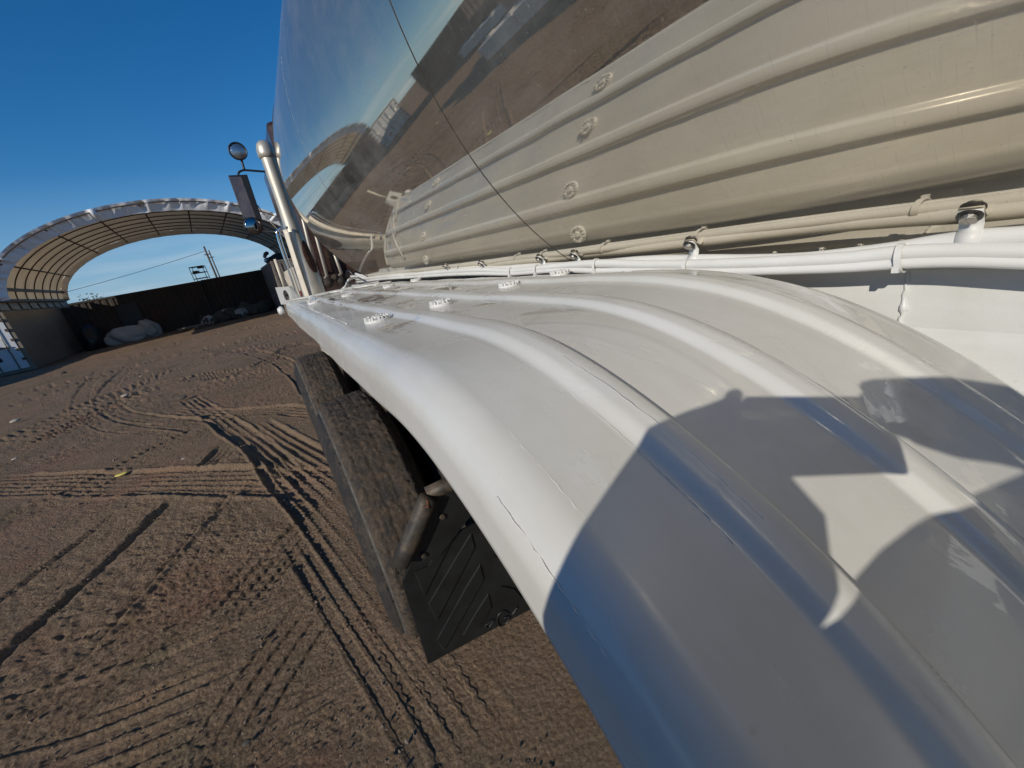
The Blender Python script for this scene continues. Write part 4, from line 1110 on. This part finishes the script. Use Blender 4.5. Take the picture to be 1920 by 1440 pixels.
# ------------------------------------------------------------------ litter and stones
def stone(px, s, mat, lab, cat, seed, grp=None, dims=(1, .7, .6)):
    p = at(px, z=0.0); o = lump('stone' if cat == 'stone' else cat.replace(' ', '_'), (p.x, p.y, 0.0), (s * dims[0], s * dims[1], s * dims[2]), mat, seed, None, 2, 0.3)
    tag(o, lab, cat, grp)
stone((30, 790), 0.07, 'stone', 'pale flat stone at the left, farthest of the loose stones', 'stone', 1, 'loose stones on the dirt')
stone((236, 742), 0.06, 'stone', 'small white stone beside the curved wheel track', 'stone', 2, 'loose stones on the dirt')
stone((342, 747), 0.07, 'rubble', 'dark clod of earth where the broad wheel track begins', 'clod', 3)
stone((230, 889), 0.045, 'yellow_litter', 'scrap of yellow litter beside the straight wheel track', 'litter', 4, None, (1.3, .8, .35))
stone((28, 861), 0.03, 'stone', 'light stone in the lug track at the left', 'stone', 5, 'loose stones on the dirt')
stone((347, 862), 0.035, 'stone', 'lone small stone between the straight track and the broad track', 'stone', 6, 'loose stones on the dirt')
stone((118, 700), 0.09, 'rubble', 'clod of earth in front of the left container', 'clod', 7)
stone((463, 1393), 0.013, 'rubble', 'dark pebble near the bottom of the dirt', 'stone', 8, 'loose stones on the dirt')

# bush behind the back wall
bs = empty('bush', 'sparse bush tip showing above the dark back container', 'bush', (-9.9, 38, 0), 0)
G().tube([(0, 0, 0), (.1, 0, 1.5), (.3, 0, 2.7)], [.05, .04, .015], 6).build('stem', 'pole_wood', bs, True)
g = G(); rb = random.Random(2)
for i in range(110):
    c = Vector((rb.gauss(.3, .28), rb.gauss(0, .3), 2.62 + rb.gauss(0, .2))); a = Vector((rb.gauss(0, 1), rb.gauss(0, 1), rb.gauss(0, 1))).normalized() * 0.10; b_ = a.cross(Vector((rb.gauss(0, 1), 1, rb.gauss(0, 1)))).normalized() * 0.04
    g.add([c - a, c + b_, c + a, c - b_], [(0, 1, 2, 3)])
tag(g.build('foliage', 'leaf', bs), kind='stuff')

# ------------------------------------------------------------------ the left side of the yard (seen in the polished tank)
def row(x, y, rz, lab, mat, Lx=6.06, H=2.59):
    return container('shipping_container', lab, (x, y, 0), rz, Lx, 2.438, H, mat, 'shipping containers along the left of the yard')
row(-12.3, 17.0, R(90), 'olive container left of the bay, its end beside the white doors', 'container_olive')
row(-14.6, 9.6, R(92), 'brown container second in the row along the left of the yard', 'container_brown')
row(-15.2, 2.6, R(91), 'olive container third in the row along the left of the yard', 'container_olive')
row(-15.2, -4.4, R(89), 'brown container at the near end of the row along the left', 'container_brown')
def block(x, y, rz, lab, n=1.5):
    o = empty('concrete_block', lab, 'concrete block', (x, y, 0), rz, 'concrete blocks along the left of the yard')
    g = G(); g.box((0, 0, .3), (.6, n, .6)); g.build('block_body', 'concrete', o, False, .03)
    for t in (-.3, .3):
        g = G(); g.box((0, t * n, .63), (.22, .22, .06)); g.build('stud', 'concrete', o, False, .02)
for i, (x, y, rz, lab) in enumerate(((-6.15, 5.6, 0.02, 'pale concrete block nearest the truck'), (-6.2, 7.15, -0.01, 'pale concrete block butted to the nearest one'), (-6.22, 8.7, 0.015, 'third pale concrete block of the near row'),
                                    (-10.9, 14.6, .1, 'pale concrete block near the olive container'), (-11.1, 16.2, .12, 'pale concrete block at the far end, by the bay'))):
    block(x, y, rz, lab)

lw = empty('low_wall', 'low dark wall of stacked weathered sleepers along the left of the yard', 'wall', (-7.4, 2.0, 0), R(10.5))
for j in range(5):
    for i in range(3):
        g = G(); g.box((0.01 * ((i + j) % 3 - 1), 1.45 + 2.9 * i - (0.6 if j % 2 else 0), 0.16 + 0.32 * j), (0.34, 2.87, 0.305)); g.build('sleeper', 'container_brown', lw, False, 0.012)
# ------------------------------------------------------------------ the photographer (his shadow falls on the fender)
def person():
    root = empty('person', 'person in dark padded jacket and gloves holding up a phone beside the fender', 'person', (0.24, -0.46, 0))
    e1, e2 = Vector((0.5, -0.866, 0)), Vector((0.352, 0.203, 0.913))
    def Q(u, v, z):
        w = (z - 0.913 * v) / 0.407
        return tuple(e1 * u + e2 * v + Vector((-0.791, -0.457, 0.407)) * w + Vector((0, 0, CAM_Z)))
    def W(u, v, w): return tuple(e1 * u + e2 * v + Vector((-0.791, -0.457, 0.407)) * w + Vector((0, 0, CAM_Z)))
    HX, HY = 0.24, -0.44
    J = {
        'pel': (HX + .02, HY - .10, 0.95), 'bel': (HX + .01, HY - .08, 1.10), 'chest': (HX - .01, HY - .03, 1.31), 'neck': (HX - .01, HY + .02, 1.49), 'jaw': (HX + .005, HY + .045, 1.555), 'head': (HX + .01, HY + .04, 1.645), 'crown': (HX + .01, HY + .03, 1.715),
        'shl': Q(.36, -.125, -.08), 'upl': Q(.13, -.205, -.15), 'ell': W(-.02, -.285, .16), 'wrl': W(-.055, -.17, .17), 'hal': W(-.05, -.085, .135), 'hdl': W(-.034, -.060, .128), 'hcl': W(-.008, -.032, .12), 'hbl': W(.050, -.185, .16),
        'shr': (HX + .16, HY - .11, 1.41), 'elr': Q(.44, -.07, -.09), 'wrr': W(.225, -.010, .045), 'har': W(.165, -.006, .02),
        'hil': (HX - .08, HY - .06, 0.88), 'knl': (HX - .10, HY - .02, 0.50), 'anl': (HX - .11, HY - .08, 0.10), 'tol': (HX - .13, HY + .10, 0.04),
        'hir': (HX + .10, HY - .15, 0.88), 'knr': (HX + .13, HY - .14, 0.50), 'anr': (HX + .14, HY - .22, 0.10), 'tor': (HX + .15, HY - .04, 0.04)}
    rad = {'pel': .155, 'bel': .15, 'chest': .17, 'neck': .062, 'jaw': .075, 'head': .098, 'crown': .075, 'shl': .088, 'upl': .112, 'ell': .105, 'wrl': .088, 'hal': .062, 'hdl': .052, 'hcl': .042, 'hbl': .112, 'shr': .088, 'elr': .070, 'wrr': .048, 'har': .046,
           'hil': .10, 'knl': .068, 'anl': .048, 'tol': .04, 'hir': .10, 'knr': .068, 'anr': .048, 'tor': .04}
    E = [('pel', 'bel'), ('bel', 'chest'), ('chest', 'neck'), ('neck', 'jaw'), ('jaw', 'head'), ('head', 'crown'), ('chest', 'shl'), ('shl', 'upl'), ('upl', 'ell'), ('ell', 'wrl'), ('wrl', 'hal'), ('hal', 'hbl'), ('hal', 'hdl'), ('hdl', 'hcl'), ('chest', 'shr'), ('shr', 'elr'), ('elr', 'wrr'), ('wrr', 'har'),
         ('pel', 'hil'), ('hil', 'knl'), ('knl', 'anl'), ('anl', 'tol'), ('pel', 'hir'), ('hir', 'knr'), ('knr', 'anr'), ('anr', 'tor')]
    # fingers closing on the phone: chains rooted in the palms
    for s, palm, dirs in (('l', 'hcl', Vector((0.020, .010, .004))), ('r', 'har', Vector((-.045, .022, .016)))):
        b = Vector(J[palm])
        for i, ln in enumerate((.9, 1.0, .95, .75)):
            o = Vector((0, 0, .026 - .017 * i)); k1, k2 = f'{s}f{i}a', f'{s}f{i}b'
            J[k1] = tuple(b + o + dirs * ln * .6); J[k2] = tuple(b + o * .8 + dirs * ln * 1.05 + Vector((.012 if s == 'l' else -.01, .002, 0)))
            rad[k1] = .0095; rad[k2] = .0078; E += [(palm, k1), (k1, k2)]
        J[s + 't'] = tuple(b + Vector((.03 if s == 'l' else -.03, -.012, -.022))); rad[s + 't'] = .0105; E.append((palm, s + 't'))
    keys = list(J); ix = {k: i for i, k in enumerate(keys)}
    base = Vector(root.location)
    me = bpy.data.meshes.new('body'); me.from_pydata([tuple(Vector(J[k]) - base) for k in keys], [(ix[a], ix[b]) for a, b in E], []); me.update()
    o = bpy.data.objects.new('body', me); COL.objects.link(o); o.parent = root
    sk = o.modifiers.new('skin', 'SKIN'); sk.use_smooth_shade = True
    for i, k in enumerate(keys):
        v = me.skin_vertices[0].data[i]; r = rad[k]; v.radius = (r, r * (0.72 if k in ('chest', 'bel', 'pel') else 1)); v.use_root = (k == 'pel')
    sb = o.modifiers.new('sub', 'SUBSURF'); sb.levels = 2; sb.render_levels = 2
    n = N('clothed_body')
    sp = n.t.nodes.new('ShaderNodeSeparateXYZ'); n.link(n.co, sp.inputs[0])
    leg = n.ramp(sp.outputs['Z'], [(0.90, 1.0), (0.905, 0.0)]) if False else n.math('LESS_THAN', sp.outputs['Z'], 0.90)
    boot = n.math('LESS_THAN', sp.outputs['Z'], 0.12)
    hd_ = n.math('GREATER_THAN', sp.outputs['Z'], 1.475)
    hand = n.math('MULTIPLY', n.math('GREATER_THAN', sp.outputs['Y'], 0.32), n.math('GREATER_THAN', sp.outputs['Z'], 1.36))
    c = n.mix(leg, (0.030, 0.034, 0.048), (0.065, 0.075, 0.10)); c = n.mix(boot, c, (0.05, 0.035, 0.025))
    c = n.mix(hd_, c, (0.48, 0.29, 0.20)); c = n.mix(hand, c, (0.022, 0.022, 0.024)); n.set(Base_Color=c, Roughness=0.7)
    me.materials.append(n.m)
    hc = Vector(J['head']) - base
    fw = Vector((-.35, .9, -.25)).normalized(); sd = Vector((.93, .36, 0)).normalized(); up = sd.cross(fw)
    def part(nm, prof_fn, mat): pass
    g = G()
    for i in range(15):
        a = R(-100 + 200 * i / 14)
    hv = []; hf = []; na, nb = 24, 12
    for i in range(nb + 1):
        for j in range(na):
            el = R(90 - 105 * i / nb); a = 2 * PI * j / na
            d = sd * math.cos(el) * math.sin(a) * .100 + fw * math.cos(el) * math.cos(a) * .112 + up * math.sin(el) * .112
            if math.cos(a) > .25 and i > 6: d = d * .86
            hv.append(hc + up * .025 + d * (1.03 + .02 * math.sin(9 * a + 3 * i)))
    for i in range(nb):
        for j in range(na): hf.append((i * na + j, i * na + (j + 1) % na, (i + 1) * na + (j + 1) % na, (i + 1) * na + j))
    mesh_obj('hair', hv, hf, 'hair', root, True)
    fc0 = hc + fw * .090
    G().tube([fc0 + up * .015, fc0 + fw * .018 - up * .02, fc0 + fw * .008 - up * .03], [.006, .012, .008], 8).build('nose', 'skin', root, True)
    G().tube([fc0 - up * .058 - sd * .022 - fw * .012, fc0 - up * .060 + fw * .002, fc0 - up * .058 + sd * .022 - fw * .012], [.003, .005, .003], 8).build('mouth', 'red_lens', root, True)
    for s in (-1, 1):
        e = fc0 + sd * s * .031 + up * .012 - fw * .010
        G().lathe([(0, -.011), (.008, -.008), (.011, 0), (.008, .008), (0, .011)], e, 'z', 10).build('eye', 'black_plastic', root, True)
        ec = hc + sd * s * .098; G().tube([ec + up * .03, ec + up * .02 - fw * .02 + sd * s * .008, ec - up * .025], [.006, .012, .007], 8).build('ear', 'skin', root, True)
    return root
person()
# phone just behind the viewpoint
ph = empty('phone', 'slim black phone held up by the person beside the fender', 'phone', (0, 0, CAM_Z))
ar, ad, af = Vector(AX_R), Vector(AX_D), Vector(AX_F)
c = ar * 0.074 + ad * 0.034 - af * 0.0085
rot = Matrix((ar, ad, af)).transposed()
g = G(); g.box(c, (0.147, 0.071, 0.008), rot); g.build('phone_body', 'black_plastic', ph, False, 0.003)
g = G(); g.box(c - af * 0.0043, (0.140, 0.065, 0.0006), rot); g.build('phone_screen', 'lens_glass', ph)

bpy.context.view_layer.update()
